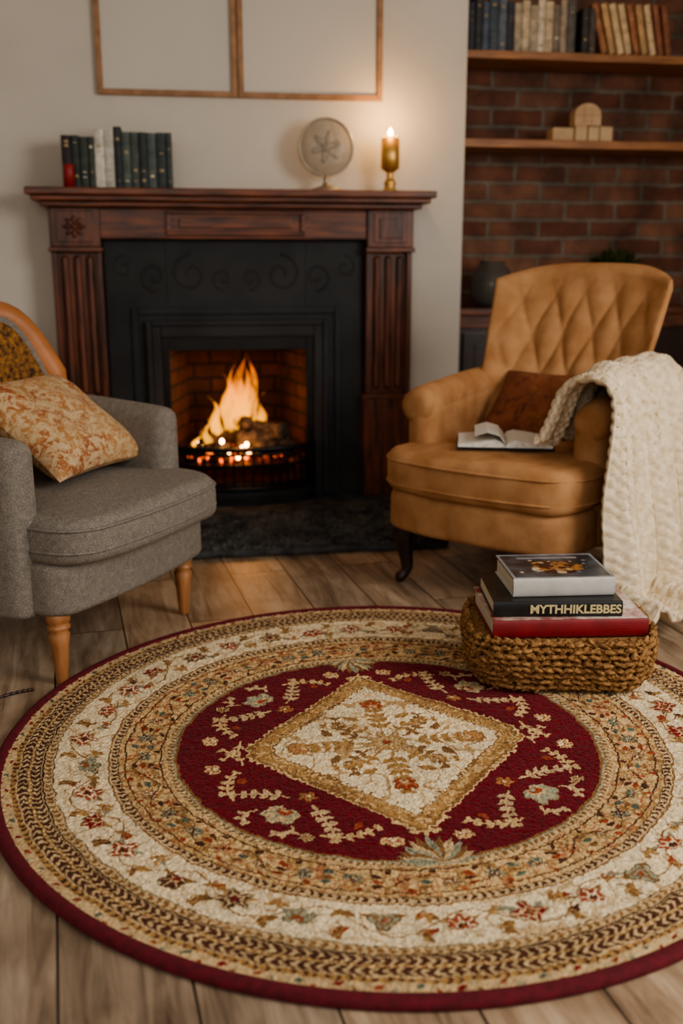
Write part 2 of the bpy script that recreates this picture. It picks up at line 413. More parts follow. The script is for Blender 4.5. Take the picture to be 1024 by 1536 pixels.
ins = fp
mb = MB()
Yf = -.095
def ring(mb, ow, oz, iw, iz, y0, y1, mat, bev=.006, zb=.0305):
    mb.box(-ow, -iw, y0, y1, zb, oz, mat, bev); mb.box(iw, ow, y0, y1, zb, oz, mat, bev); mb.box(-iw, iw, y0, y1, iz, oz, mat, bev)
ring(mb, .575, 1.196, .31, .715, Yf, -.002, M_iron, .003)
ring(mb, .47, .905, .44, .875, Yf-.012, Yf, M_iron, .005)
ring(mb, .41, .85, .385, .825, Yf-.03, Yf, M_iron, .008)
ring(mb, .385, .825, .345, .775, Yf-.02, Yf, M_iron, .006)
ring(mb, .345, .775, .31, .715, Yf-.006, Yf, M_iron2, .004)
mb.build('iron_plate', ins)
mb = MB()
def scroll(cx, cz, R, turns, a0, d, w=.010):
    pts = []
    for k in range(60):
        t = k/59; a = a0+d*turns*2*PI*t; r = R*(1-.82*t)
        pts.append((cx+r*math.cos(a), Yf+.003, cz+r*math.sin(a)))
    v, f = tube(pts, [w*.62]*60, 12)
    mb.add(v, f, M_iron)
for sg in (-1, 1):
    scroll(sg*.20, 1.05, .085, 1.3, PI/2, -sg)
    scroll(sg*.36, 1.04, .065, 1.2, -PI/2, sg)
    scroll(sg*.49, 1.08, .05, 1.1, PI/2, -sg, .009)
    scroll(sg*.06, 1.03, .05, 1.2, -PI/2, sg, .009)
mb.build('scroll_relief', ins, True)
mb = MB()
fx, bx = .308, .22
y0, y1 = Yf+.004, .27
mb.add([(-fx, y0, .1), (-bx, y1, .1), (-bx, y1, .72), (-fx, y0, .72), (-fx-.01, y0, .1), (-bx-.01, y1+.01, .1), (-bx-.01, y1+.01, .72), (-fx-.01, y0, .72)],
       [(0, 1, 2, 3), (4, 5, 6, 7), (0, 1, 5, 4), (3, 2, 6, 7), (0, 3, 7, 4), (1, 2, 6, 5)], M_firebrick)
mb.add([(fx, y0, .1), (bx, y1, .1), (bx, y1, .72), (fx, y0, .72), (fx+.01, y0, .1), (bx+.01, y1+.01, .1), (bx+.01, y1+.01, .72), (fx+.01, y0, .72)],
       [(0, 1, 2, 3), (4, 5, 6, 7), (0, 1, 5, 4), (3, 2, 6, 7), (0, 3, 7, 4), (1, 2, 6, 5)], M_firebrick)
mb.box(-bx-.01, bx+.01, y1, y1+.015, .1, .72, M_firebrick, 0)
mb.box(-fx, fx, y0, y1, .09, .10, M_firebrick, 0)
mb.box(-fx, fx, y0, y1, .72, .73, M_firebrick, 0)
mb.build('firebox', ins)
mb = MB()
def bow(rx, ry, z, n=36): return [(rx*math.cos(PI*k/n), Yf-.01-ry*math.sin(PI*k/n), z) for k in range(n+1)]
for z, r in ((.285, .013), (.262, .007), (.105, .012), (.125, .006)):
    v, f = tube(bow(.335, .165, z), r, 10); mb.add(v, f, M_iron2)
for k in range(1, 24):
    a = PI*k/24; x = .335*math.cos(a); y = Yf-.01-.165*math.sin(a)
    v, f = tube([(x, y, .11), (x, y-.004, .19), (x, y, .275)], .0055, 6); mb.add(v, f, M_iron2)
v, f = loft([[(p[0], p[1], z) for p in bow(.33, .16, 0)]+[( -.33, Yf, z), (.33, Yf, z)] for z in (.20, .215)]); mb.add(v, f, M_iron2)
v, f = loft([[(p[0], p[1], z) for p in bow(w, w*.5, 0)]+[(-w, Yf, z), (w, Yf, z)] for z, w in ((.0305, .345), (.07, .345), (.09, .335), (.10, .335))]); mb.add(v, f, M_iron)
mb.build('grate_basket', ins, False)

# log fire
fire = empty('log_fire', (CX, YW, .215))
M_log = pmat('charred_log', C(34, 27, 23), C(96, 80, 68), scale=14, rough=.9, bump=1, bscale=30, dist=.01, stretch=(3, 3, 3))
M_ember = bpy.data.materials.new('glowing_embers'); M_ember.use_nodes = True
nt = M_ember.node_tree; N = nt.nodes; L = nt.links; b = N['Principled BSDF']; b.inputs['Base Color'].default_value = C(30, 18, 14)
tc = N.new('ShaderNodeTexCoord'); n1 = N.new('ShaderNodeTexNoise'); n1.inputs['Scale'].default_value = 26; n1.inputs['Detail'].default_value = 4
L.new(tc.outputs['Object'], n1.inputs['Vector']); r = N.new('ShaderNodeValToRGB'); e = r.color_ramp.elements
e[0].position = .48; e[0].color = (0, 0, 0, 1); e[1].position = .78; e[1].color = (1, .45, .10, 1); k = e.new(.62); k.color = (1, .14, .02, 1)
L.new(n1.outputs['Fac'], r.inputs[0]); L.new(r.outputs[0], b.inputs['Emission Color']); b.inputs['Emission Strength'].default_value = 5
mb = MB()
def logm(p0, p1, r, seed):
    pts = [Vector(p0).lerp(Vector(p1), k/10) for k in range(11)]
    v, f = tube(pts, [r*(1+.15*math.sin(k*2+seed)) for k in range(11)], 12)
    v = [Vector(p)*1+Vector([mnoise.noise(Vector(p)*35+Vector((seed, i*7, 0)))*.014 for i in range(3)]) for p in v]
    mb.add(v, f, M_log)
logm((-.02, -.14, .10), (.22, -.10, .085), .040, 1)
logm((.02, -.04, .14), (.20, -.15, .13), .034, 2)
logm((-.16, -.02, .07), (.12, .08, .10), .036, 3)
logm((.03, -.13, .165), (.0, .08, .15), .03, 4)
logm((.06, -.20, .06), (.23, -.15, .055), .032, 5)
logm((-.20, -.10, .05), (-.06, -.16, .06), .026, 7)
mb.build('logs', fire, True)
mb = MB()
for i in range(110):
    a = random.uniform(0, PI); rr = math.sqrt(random.random())
    x = .28*rr*math.cos(a); y = -.06-.16*rr*math.sin(a) if random.random() < .7 else random.uniform(-.05, .15)
    x = max(-.25, min(.25, x)); s = random.uniform(.014, .028)
    v, f = ellipsoid((x, y, .01+random.uniform(0, .045)), s, s*random.uniform(.7, 1.1), s*random.uniform(.6, .9), Matrix.Rotation(random.random()*3, 3, 'X'), 8, 5)
    mb.add(v, f, M_ember if random.random() < .5 else M_log)
mb.build('coals', fire, False)
M_hot = pmat('white_hot_coal', C(255, 200, 120), rough=.5, emit=(1, .55, .2, 1), estr=24)
mb = MB()
for x, y, z in ((-.09, -.20, .10), (-.06, -.215, .055), (.02, -.215, .085), (-.02, -.225, .03), (-.17, -.12, .06), (.03, -.215, .045), (-.2, -.08, .07), (.0, -.22, .07)):
    v, f = ellipsoid((x, y, z), .009, .009, .012, None, 8, 5); mb.add(v, f, M_hot)
mb.build('sparks', fire, True)
M_flame = bpy.data.materials.new('flame'); M_flame.use_nodes = True
nt = M_flame.node_tree; N = nt.nodes; L = nt.links; N.remove(N['Principled BSDF'])
out = N['Material Output']; em = N.new('ShaderNodeEmission'); tr = N.new('ShaderNodeBsdfTransparent'); mx = N.new('ShaderNodeMixShader')
tc = N.new('ShaderNodeTexCoord'); sx = N.new('ShaderNodeSeparateXYZ'); L.new(tc.outputs['Generated'], sx.inputs[0])
r = N.new('ShaderNodeValToRGB'); e = r.color_ramp.elements
e[0].position = 0; e[0].color = (1, .44, .04, 1); e[1].position = 1; e[1].color = (1, .15, .008, 1); k = e.new(.5); k.color = (1, .33, .025, 1)
L.new(sx.outputs['Z'], r.inputs[0]); L.new(r.outputs[0], em.inputs['Color']); em.inputs['Strength'].default_value = 2.4
lw = N.new('ShaderNodeLayerWeight'); lw.inputs['Blend'].default_value = .35
mp = N.new('ShaderNodeMapping'); mp.inputs['Scale'].default_value = (22, 22, 7); L.new(tc.outputs['Object'], mp.inputs[0])
n1 = N.new('ShaderNodeTexNoise'); n1.inputs['Scale'].default_value = 1.; n1.inputs['Detail'].default_value = 3; n1.inputs['Distortion'].default_value = 1; L.new(mp.outputs[0], n1.inputs['Vector'])
a1 = N.new('ShaderNodeMath'); a1.operation = 'SUBTRACT'; a1.inputs[0].default_value = 1; L.new(lw.outputs['Facing'], a1.inputs[1])
a2 = N.new('ShaderNodeMath'); a2.operation = 'POWER'; a2.inputs[1].default_value = 2.2; L.new(a1.outputs[0], a2.inputs[0])
mr = N.new('ShaderNodeMapRange'); mr.inputs['From Min'].default_value = .34; mr.inputs['From Max'].default_value = .60; L.new(n1.outputs['Fac'], mr.inputs[0])
a3 = N.new('ShaderNodeMath'); a3.operation = 'MULTIPLY'; L.new(a2.outputs[0], a3.inputs[0]); L.new(mr.outputs[0], a3.inputs[1])
z2 = N.new('ShaderNodeMapRange'); z2.inputs['From Min'].default_value = 1.; z2.inputs['From Max'].default_value = .45; L.new(sx.outputs['Z'], z2.inputs[0])
a4 = N.new('ShaderNodeMath'); a4.operation = 'MULTIPLY'; L.new(a3.outputs[0], a4.inputs[0]); L.new(z2.outputs[0], a4.inputs[1])
L.new(a4.outputs[0], mx.inputs[0]); L.new(tr.outputs[0], mx.inputs[1]); L.new(em.outputs[0], mx.inputs[2]); L.new(mx.outputs[0], out.inputs['Surface'])
mb = MB()
def flame(x, y, z, h, r, lean, ph):
    secs = []
    for j in range(26):
        t = j/25; rad = r*(max(0, math.sin(PI*min(1, t*.95+.12)))**.8)*(1-t)**.55+.0008
        cx = x+lean*t*t+.022*math.sin(t*8+ph)*t; cy = y+.012*math.sin(t*6+ph*2)*t
        secs.append([(cx+rad*math.cos(2*PI*k/14)*(1+.2*math.sin(3*2*PI*k/14+t*8)), cy+rad*.7*math.sin(2*PI*k/14), z+h*t) for k in range(14)])
    v, f = loft(secs); mb.add(v, f, M_flame)
for a in ((.01, .0, .12, .37, .052, .01, 0), (-.045, .02, .10, .28, .042, -.02, 1.5), (.06, .03, .12, .36, .036, .01, 3), (-.10, .0, .06, .22, .036, -.03, 2), (.10, .05, .1, .19, .03, .02, 5),
          (0, -.05, .10, .24, .038, -.01, 4), (-.15, -.04, .04, .14, .027, -.01, .7), (.03, .06, .1, .34, .034, .01, 2.2), (-.02, .05, .1, .33, .03, .0, 5.2), (-.20, -.08, .03, .09, .02, 0, 1)):
    flame(*a)
mb.build('flames', fire, True)

# hearth
hs = empty('hearth_slab', (CX, 4.198, 0))
mb = MB()
out = rrect(1.53, 1.0, .03, 4, 60)
out = [Vector((p.x+.012*mnoise.noise(Vector((p.x*14, p.y*14, 0))), p.y+(.014*mnoise.noise(Vector((p.x*11, 3, 0))) if p.y < 0 else 0))) for p in out]
v, f = slab(out, 0.001, .028, .012, 0, 2); mb.add(v, f, M_slate)
mb.build('slab', hs, False)
mb = MB()
tv = []; tf = []
for i in range(16000):
    x = random.uniform(-.765, .765); y = -.505+.62*random.random()**1.15
    if y > .12: continue
    a = random.uniform(0, 2*PI); h = random.uniform(.006, .016); w_ = .004
    o_ = len(tv); dx, dy = math.cos(a), math.sin(a); le = random.uniform(.004, .018); b2 = random.uniform(0, 6.28)
    z0_ = .026 if y > -.49 else random.uniform(.004, .026)
    if y < -.485: le2 = Vector((0, -random.uniform(.002, .014)))
    else: le2 = Vector((le*math.cos(b2), le*math.sin(b2)))
    tv += [(x-dx*w_, y-dy*w_, z0_), (x+dx*w_, y+dy*w_, z0_), (x+le2.x, y+le2.y, z0_+h*(1 if y > -.485 else .2))]; tf.append((o_, o_+1, o_+2))
mb.add(tv, tf, M_tuft); mb.build('tufts', hs, False, recalc=False)

# ================================================================== PICTURES
for i, (xa, xb) in enumerate(((-.312, .283), (.287, .925))):
    p = empty('picture_frame', ((xa+xb)/2, YW, 2.21)); w = (xb-xa)/2; h = .412
    mb = MB(); t = .024
    mb.box(-w, -w+t, -.025, -.001, -h, h, M_frame, .003); mb.box(w-t, w, -.025, -.001, -h, h, M_frame, .003)
    mb.box(-w+t, w-t, -.025, -.001, -h, -h+t, M_frame, .003); mb.box(-w+t, w-t, -.025, -.001, h-t, h, M_frame, .003)
    mb.build('frame', p)
    mb = MB(); mb.box(-w+t, w-t, -.008, -.001, -h+t, h-t, M_mat, 0); mb.build('blank_mat', p)

# ================================================================== BOOKS
BC = {}
def bmat(rgb):
    if rgb not in BC: BC[rgb] = pmat('book_cloth_%d_%d_%d' % rgb, C(*rgb), C(*[min(255, int(c*1.25+6)) for c in rgb]), scale=25, rough=.65, bump=.15, bscale=200)
    return BC[rgb]
M_gilt = pmat('gilt', C(160, 138, 100), rough=.5, metal=.4)
def add_book(mb, x, w, h, d, cov, M0=None, bands=True, yfront=0):
    m = bmat(cov); t = .003
    M0 = M0 or Matrix.Identity(4)
    A = Matrix.Translation((x, yfront, 0)); MM = M0 @ A
    mb.box(0, t, .004, d, 0, h, m, .001, 1, MM); mb.box(w-t, w, .004, d, 0, h, m, .001, 1, MM)
    secs = []
    for k in range(9):
        a = PI*k/8; secs.append((w/2-w/2*math.cos(a), .006-.007*math.sin(a)))
    for k in range(8, -1, -1):
        a = PI*k/8; secs.append((w/2-(w/2-.001)*math.cos(a), .008-.006*math.sin(a)))
    v, f = loft([[(p[0], p[1], z) for p in secs] for z in (0, h)]); mb.add(v, f, m, MM)
    mb.box(t, w-t, .006, d-.004, .004, h-.005, M_page, 0, 1, MM)
    if bands:
        for zz in random.sample([.12, .2, .3, .62, .7, .78, .86], 2):
            secs2 = [(w/2-w/2*.6*math.cos(PI*k/8), .0046-.0072*math.sin(PI*k/8)) for k in range(1, 8)]+[(w/2-(w/2)*.55*math.cos(PI*k/8), .007-.006*math.sin(PI*k/8)) for k in range(7, 0, -1)]
            v, f = loft([[(p[0], p[1], z) for p in secs2] for z in (h*zz, h*zz+random.choice((.002, .004, .010)))]); mb.add(v, f, M_gilt if random.random() < .8 else M_page, MM)
mb = MB(); x = 0
spec = [(.03, .205, (36, 28, 30)), (.024, .205, (40, 46, 42)), (.026, .20, (46, 54, 48)), (.02, .2, (50, 56, 50)), (.03, .228, (176, 172, 160)), (.03, .228, (158, 154, 144)),
        (.024, .242, (38, 42, 44)), (.026, .222, (72, 80, 76)), (.026, .222, (62, 70, 66)), (.026, .222, (40, 44, 46)), (.028, .22, (68, 76, 74)), (.03, .222, (44, 52, 52)), (.02, .222, (52, 58, 58))]
tw = sum(s[0] for s in spec); kx = .45/tw
for w, h, c in spec:
    add_book(mb, x, w*kx-.001, h, .15, c); x += w*kx
mb.build('row_of_books', None, False, loc=(-.457, 4.475, 1.4025))
mb = MB(); x = 0
cols = [(44, 46, 52), (50, 48, 50), (70, 78, 88), (60, 68, 76), (84, 90, 96), (46, 48, 54), (146, 132, 112), (170, 152, 124), (152, 140, 120), (178, 164, 142), (168, 150, 122), (112, 100, 86), (138, 122, 104), (80, 76, 70)]
for i, c in enumerate(cols):
    w = random.uniform(.03, .042); add_book(mb, x, w, random.uniform(.2, .245), .16, c); x += w+.002
x += .03
for i, c in enumerate([(50, 44, 42), (70, 60, 54)]):
    add_book(mb, x, .034, .20, .16, c); x += .036
x += .03
for i in range(9):
    c = random.choice([(186, 160, 124), (168, 134, 94), (140, 92, 62), (180, 150, 112), (124, 78, 54)])
    Rm = Matrix.Translation((x, 0, .006)) @ Matrix.Rotation(-math.radians(16-i*.6), 4, 'Y')
    add_book(mb, 0, .030, .22, .16, c, Rm); x += .040
mb.build('row_of_books', None, False, loc=(1.345, 4.80, 2.0405))

# ================================================================== ALCOVE
mb = MB(); mb.box(XA+.001, XR-.001, 4.76, YB-.001, 2.005, 2.04, M_oakshelf, .004); mb.build('wall_shelf')
mb = MB(); mb.box(XA+.001, XR-.001, 4.76, YB-.001, 1.622, 1.66, M_oakshelf, .004); mb.build('wall_shelf')
mb = MB()
mb.box(XA+.001, XR-.001, 4.74, YB-.001, .855, .885, M_mahogH, .004)
mb.box(XA+.02, XR-.02, 4.79, YB-.01, .001, .855, M_darkwood, .002)
mb.box(XA+.001, XR-.001, 4.775, 4.79, .79, .855, M_mahogH, .003)
for k in range(3):
    x = XA+.04+k*.45; mb.box(x, x+.42, 4.775, 4.79, .07, .77, M_darkwood, .006); mb.box(x+.06, x+.36, 4.77, 4.775, .13, .71, M_darkwood, .004)
mb.build('alcove_cabinet')
M_block = pmat('carved_pale_wood', C(186, 154, 116), C(206, 176, 138), scale=10, rough=.6, bump=.2, bscale=40)
ob = empty('wooden_blocks', (1.93, 4.86, 1.6605))
mb = MB()
mb.box(-.155, -.05, -.05, .05, 0, .062, M_block, .008, 3); mb.box(-.045, .015, -.055, .045, 0, .072, M_block, .008, 3)
mb.box(.02, .075, -.055, .045, 0, .068, M_block, .008, 3); mb.box(.08, .145, -.05, .05, 0, .07, M_block, .008, 3)
arch = [(-.065, 0), (.065, 0), (.065, .05)]+[(.065*math.cos(a*PI/12), .05+.05*math.sin(a*PI/12)) for a in range(1, 12)]+[(-.065, .05)]
v, f = loft([[(x+.02, y, z+.073) for x, z in arch] for y in (-.04, .03)]); mb.add(v, f, M_block)
for k in (-.02, .02): mb.box(.02+k-.001, .02+k+.001, -.0415, -.04, .08, .165, M_oakshelf, 0)
mb.box(-.045, .085, -.0415, -.04, .118, .120, M_oakshelf, 0)
mb.build('blocks', ob)
mb = MB(); v, f = lathe([(.03, 0), (.075, .004), (.098, .04), (.105, .1), (.10, .15), (.078, .19), (.06, .205), (.066, .22), (.062, .222), (.055, .205), (.072, .188), (.094, .15), (.099, .1), (.092, .042), (.07, .01), (.005, .008)], 40)
mb.add(v, f, M_glass); mb.build('glass_vase', None, True, loc=(1.52, 4.87, .8855))
pl = empty('potted_plant', (2.16, 4.88, .8855))
M_pot = pmat('dark_clay_pot', C(50, 40, 34), C(70, 56, 46), scale=10, rough=.7)
M_leafm = pmat('dark_green_leaf', C(34, 44, 22), C(78, 86, 44), scale=14, rough=.6)
mb = MB(); v, f = lathe([(.03, 0), (.06, .002), (.075, .08), (.085, .13), (.085, .145), (.075, .145), (.07, .13), (.01, .12)], 28); mb.add(v, f, M_pot); mb.build('pot', pl, True)
mb = MB()
for i in range(320):
    a = random.uniform(0, 2*PI); e = random.uniform(.1, 1.5); L0 = random.uniform(.06, .15)
    base = Vector((0, 0, .15)); d = Vector((1.1*math.cos(a)*math.cos(e), .8*math.sin(a)*math.cos(e), math.sin(e)*.85))
    c = base+d*L0; sd = d.cross(Vector((0, 0, 1))).normalized()*.012; tp = c+d*.035+Vector((0, 0, -.01))
    mb.add([base+d*.03, c-sd, tp, c+sd], [(0, 1, 2, 3)], M_leafm)
mb.build('leaves', pl, False, recalc=False)

# ================================================================== MANTEL ORNAMENTS
o = empty('round_glass_ornament', (.655, 4.56, 1.4025))
mb = MB(); R = .118; cz = .185
secs = []
for k in range(49):
    a = 2*PI*k/48; c = Vector((R*math.cos(a), 0, cz+R*math.sin(a))); n = Vector((math.cos(a), 0, math.sin(a)))
    secs.append([c+.0055*(math.cos(2*PI*j/10)*n+math.sin(2*PI*j/10)*Vector((0, 1, 0))) for j in range(10)])
v, f = loft(secs, cap=False); mb.add(v, f, M_pewter)
v, f = lathe([(.005, .0), (.075, .0), (.078, .006), (.05, .016), (.022, .026), (.010, .04), (.016, .05), (.010, .06), (.008, .068), (.002, .07)], 28); mb.add(v, f, M_pewter)
mb.build('stand', o, True)
M_etched = bpy.data.materials.new('etched_glass_disc'); M_etched.use_nodes = True
nt = M_etched.node_tree; b = nt.nodes['Principled BSDF']; b.inputs['Base Color'].default_value = C(170, 158, 140); b.inputs['Roughness'].default_value = .35
b.inputs['Alpha'].default_value = .55
tcx_ = nt.nodes.new('ShaderNodeTexCoord'); nn = nt.nodes.new('ShaderNodeTexNoise'); nn.inputs['Scale'].default_value = 22; nt.links.new(tcx_.outputs['Object'], nn.inputs['Vector'])
bb_ = nt.nodes.new('ShaderNodeBump'); bb_.inputs['Strength'].default_value = .8; bb_.inputs['Distance'].default_value = .012; nt.links.new(nn.outputs['Fac'], bb_.inputs['Height']); nt.links.new(bb_.outputs[0], b.inputs['Normal'])
mb = MB()
v, f = loft([[(rr*math.cos(2*PI*k/48), y, cz+rr*math.sin(2*PI*k/48)) for k in range(48)] for rr, y in ((.001, -.008), (.06, -.0075), (.112, -.004), (.114, 0), (.112, .004), (.001, .006))]); mb.add(v, f, M_etched)
for k in range(6):
    a = k*PI/3+.3; Rr = Matrix.Rotation(-a, 3, 'Y'); v, f = ellipsoid((.035*math.cos(a), -.009, cz+.035*math.sin(a)), .035, .004, .014, Rr); mb.add(v, f, M_etched)
v, f = ellipsoid((0, -.012, cz), .02, .005, .02); mb.add(v, f, M_etched)
mb.build('etched_disc', o, True)

o = empty('brass_candle_holder', (.937, 4.55, 1.4025))
mb = MB(); v, f = lathe([(.004, 0), (.034, 0), (.036, .006), (.026, .014), (.024, .03), (.028, .036), (.022, .05), (.013, .062), (.018, .07), (.012, .078), (.030, .092), (.041, .098), (.041, .225), (.0385, .225), (.0385, .11), (.002, .11)], 36); mb.add(v, f, M_brass)
mb.build('holder', o, True)
mb = MB(); v, f = lathe([(.003, .111), (.036, .111), (.036, .228), (.032, .234), (.01, .23), (.001, .231)], 28); mb.add(v, f, M_wax); mb.build('candle', o, True)
M_cf = pmat('candle_flame', C(255, 200, 120), emit=(1, .6, .22, 1), estr=40)
mb = MB(); v, f = lathe([(.001, .232), (.008, .238), (.011, .246), (.008, .256), (.003, .264), (.0005, .27)], 12); mb.add(v, f, M_cf); mb.build('flame', o, True)
o2 = MB(); v, f = lathe([(.003, 0), (.022, 0), (.022, .085), (.018, .09), (.002, .088)], 24); o2.add(v, f, M_redwax); o2.build('red_candle', None, True, loc=(-.43, 4.448, 1.4025))

# ================================================================== GREY ARMCHAIR
ph = math.radians(57)
gc = empty('grey_armchair', (-.426, 3.0, 0), ph)
mb = MB()
ol = rrect(.72, .66, .07, 8, 14)
ol = [Vector((p.x+.01, p.y-.01+(-.03*(1-(p.x/.36)**2) if p.y < 0 else 0))) for p in ol]
v, f = slab(ol, .20, .345, .02, 0, 3, .02); mb.add(v, f, M_grey); mb.build('seat_base', gc, True)
mb = MB()
ol = rrect(.72, .71, .10, 10, 14)
ol = [Vector((p.x*(1 if p.y < -.1 else .92)+.012, p.y-.05+(-.035*(1-(p.x/.36)**2) if p.y < 0 else 0))) for p in ol]
v, f = slab(ol, .342, .468, .045, .012, 8, .03, wob=.008); mb.add(v, f, M_grey)
mb.build('seat_cushion', gc, True)
mb = MB()
for zz in (.378, .438):
    pts = [(p.x*1.0, p.y*1.0, zz) for p in ol]; pts.append(pts[0])
    v, f = tube(pts, .0045, 6); mb.add(v, f, M_grey)
mb.build('cushion_piping', gc, True)
mb = MB()
half = [(-.335, -.20), (-.345, -.05), (-.345, .10), (-.32, .22), (-.24, .31), (-.12, .345), (0, .355)]
path = half+[(-x, y) for x, y in reversed(half[:-1])]
pp = smoothpath([(x, y, 0) for x, y in path], 5); P2 = [(p.x, p.y) for p in pp]
def gtop(y):
    t = max(0, min(1, (y-.13)/.2)); t = t*t*(3-2*t)
    return .665+.02*max(0, min(1, (y+.2)/.3))+.275*t
tops = [gtop(p[1]) for p in P2]
v, f = wallsweep(P2, .052, .20, tops, .06); mb.add(v, f, M_grey); mb.build('curved_back_and_arms', gc, True)
mb = MB()
idx = [i for i, p in enumerate(P2) if p[1] > .16]
v, f = tube([(P2[i][0]*1.0, P2[i][1], tops[i]-.016) for i in idx], [.02]+[.042]*(len(idx)-2)+[.02], 14); mb.add(v, f, M_leatheredge); mb.build('leather_top_rail', gc, True)
mb = MB()
pin = [P2[i] for i in idx if P2[i][1] > .15]
secs = []
for (x, y) in pin:
    n = Vector((x, y-.1)).normalized(); zt = gtop(y)-.03
    secs.append([(x-n.x*o, y-n.y*o, z) for o, z in ((.045, .45), (.075, .47), (.08, .6), (.078, zt-.06), (.06, zt-.01), (.045, zt))])
v, f = loft(secs); mb.add(v, f, M_goldknit); mb.build('gold_knit_back_pad', gc, True)
for i, (x, y) in enumerate(((-.30, -.285), (.30, -.285), (-.27, .27), (.27, .27))):
    mb = MB(); v, f = lathe([(.014, 0), (.016, .004), (.024, .11), (.029, .14), (.022, .148), (.031, .158), (.031, .164), (.024, .170), (.032, .178), (.034, .21), (.01, .212)], 24)
    mb.add(v, f, M_beech, Matrix.Translation((x, y, 0.001))); mb.build('leg_%d' % (i+1), gc, True)
pl = empty('floral_cushion'); mb = MB(); v, f = pillow(.46, .43, .14); mb.add(v, f, M_floral)
pob = mb.build('cushion_body', pl, True)
pl.matrix_world = Matrix.Translation((-.426, 3.0, 0)) @ Matrix.Rotation(ph, 4, 'Z') @ Matrix.Translation((.11, .02, .625)) @ Matrix.Rotation(math.radians(2), 4, 'Z') @ Matrix.Rotation(math.radians(34), 4, 'X')

# ================================================================== TAN ARMCHAIR
pt = math.radians(-46)
tcx, tcy = 1.180, 3.325
ta = empty('tan_armchair', (tcx, tcy, 0), pt)
TM = Matrix.Translation((tcx, tcy, 0)) @ Matrix.Rotation(pt, 4, 'Z')
mb = MB()
ol = rrect(.72, .76, .10, 10, 14)
ol = [Vector((p.x, p.y+.01+(-.05*(1-(p.x/.36)**2) if p.y < 0 else 0))) for p in ol]
v, f = slab(ol, .205, .345, .03, 0, 3, .02, wob=.006); mb.add(v, f, M_tan); mb.build('seat_base', ta, True)
mb = MB(); olc = rrect(.75, .74, .12, 10, 14)
olc = [Vector((p.x, p.y-.01+(-.055*(1-(p.x/.375)**2) if p.y < 0 else 0))) for p in olc]
v, f = slab(olc, .342, .485, .045, .014, 8, .035, wob=.014); mb.add(v, f, M_tan); mb.build('seat_cushion', ta, True)
mb = MB()
for zz, s in ((.372, 1.0), (.452, 1.0)):
    pts = [(p.x, p.y, zz) for p in olc]; pts.append(pts[0]); v, f = tube(pts, .0055, 6); mb.add(v, f, M_tan)
mb.build('cushion_piping', ta, True)
for sg, nm in ((-1, 'left'), (1, 'right')):
    mb = MB()
    pth = smoothpath([(sg*.315, -.15, 0), (sg*.32, .0, 0), (sg*.325, .15, 0), (sg*.32, .36, 0)], 6)
    n = len(pth); v, f = wallsweep([(p.x, p.y) for p in pth], .062, .21, [.645+.035*(i/(n-1)) for i in range(n)], .0)
    mb.add(v, f, M_tan)
    v, f = tube([(sg*.325, -.213, .61), (sg*.325, -.205, .61)]+[(p.x+sg*.01, p.y, .612+.035*(i/(n-1))) for i, p in enumerate(pth)], [.035, .058]+[.068]*n, 18); mb.add(v, f, M_tan)
    mb.build('arm_'+nm, ta, True)
mb = MB(); NS = 96; NT = 96
RB = .25
def bsec(t, th, zadd, tuft=True):
    out = []
    hw = .29+.055*t
    for side in (0, 1):
        for i in range(NS):
            s = -1+2*(i+.5)/NS
            if side: s = -s
            e = max(0, 1-abs(s)**8)**.5
            yc = .28+RB*t-.15*abs(s)**4-.02*(1-t)
            z = .40+.65*t-.045*t*abs(s)**3+zadd*(1-.3*abs(s)**4)
            if side == 0:
                y = yc-th/2*e-.02*math.sin(PI*t)*(1-s*s)
                if tuft:
                    js = .05*mnoise.noise(Vector((s*2.5, t*2.5, 4))); jt = .05*mnoise.noise(Vector((s*2.5, t*2.5, 9)))
                    a = PI*((s+js)*2.8+(t+jt)*2.2); bb = PI*((s+js)*2.8-(t+jt)*2.2)
                    h = (abs(math.sin(a))*abs(math.sin(bb)))**.5
                    mk = max(0, min(1, (1-abs(s))/.22))*min(1, (1-t)/.12)*min(1, t/.1)
                    y += .021*(1-h)*mk-.005*mk
            else: y = yc+th/2*e*.8
            y += .012*mnoise.noise(Vector((s*3, t*4, side)))
            out.append((s*hw, y, z))
    return out
secs = [bsec(j/NT, .13, 0) for j in range(NT+1)]
for k in range(1, 9):
    a = PI/2*k/8.3; secs.append(bsec(1, .13*math.cos(a), .05*math.sin(a), False))
v, f = loft(secs); mb.add(v, f, M_tan)
mb.build('tufted_back', ta, True)
for i, (x, y, sx_) in enumerate(((-.29, -.31, -1), (.29, -.31, 1))):
    mb = MB()
    pts = smoothpath([(x, y, .225), (x+sx_*.006, y-.008, .17), (x+sx_*.0, y, .10), (x-sx_*.004, y+.002, .05), (x+sx_*.01, y-.014, .022), (x+sx_*.018, y-.028, .016)], 5)
    n = len(pts); rad = np.interp(np.linspace(0, 1, n), [0, .2, .45, .7, .85, 1], [.042, .036, .023, .018, .022, .0145])
    v, f = tube(pts, list(rad), 14); mb.add(v, f, M_darkwood); mb.build('leg_%d' % (i+1), ta, True)
for i, (x, y) in enumerate(((-.27, .31), (.27, .31))):
    mb = MB(); v, f = tube([(x, y, .22), (x, y+.02, .1), (x, y+.05, .0015)], [.028, .022, .016], 12); mb.add(v, f, M_darkwood); mb.build('leg_%d' % (i+3), ta, True)

pl = empty('rust_cushion'); mb = MB(); v, f = pillow(.38, .33, .11, seed=5); mb.add(v, f, M_rustpil); mb.build('cushion_body', pl, True)
pl.matrix_world = TM @ Matrix.Translation((-.05, .170, .583)) @ Matrix.Rotation(math.radians(-4), 4, 'Z') @ Matrix.Rotation(math.radians(47), 4, 'X')

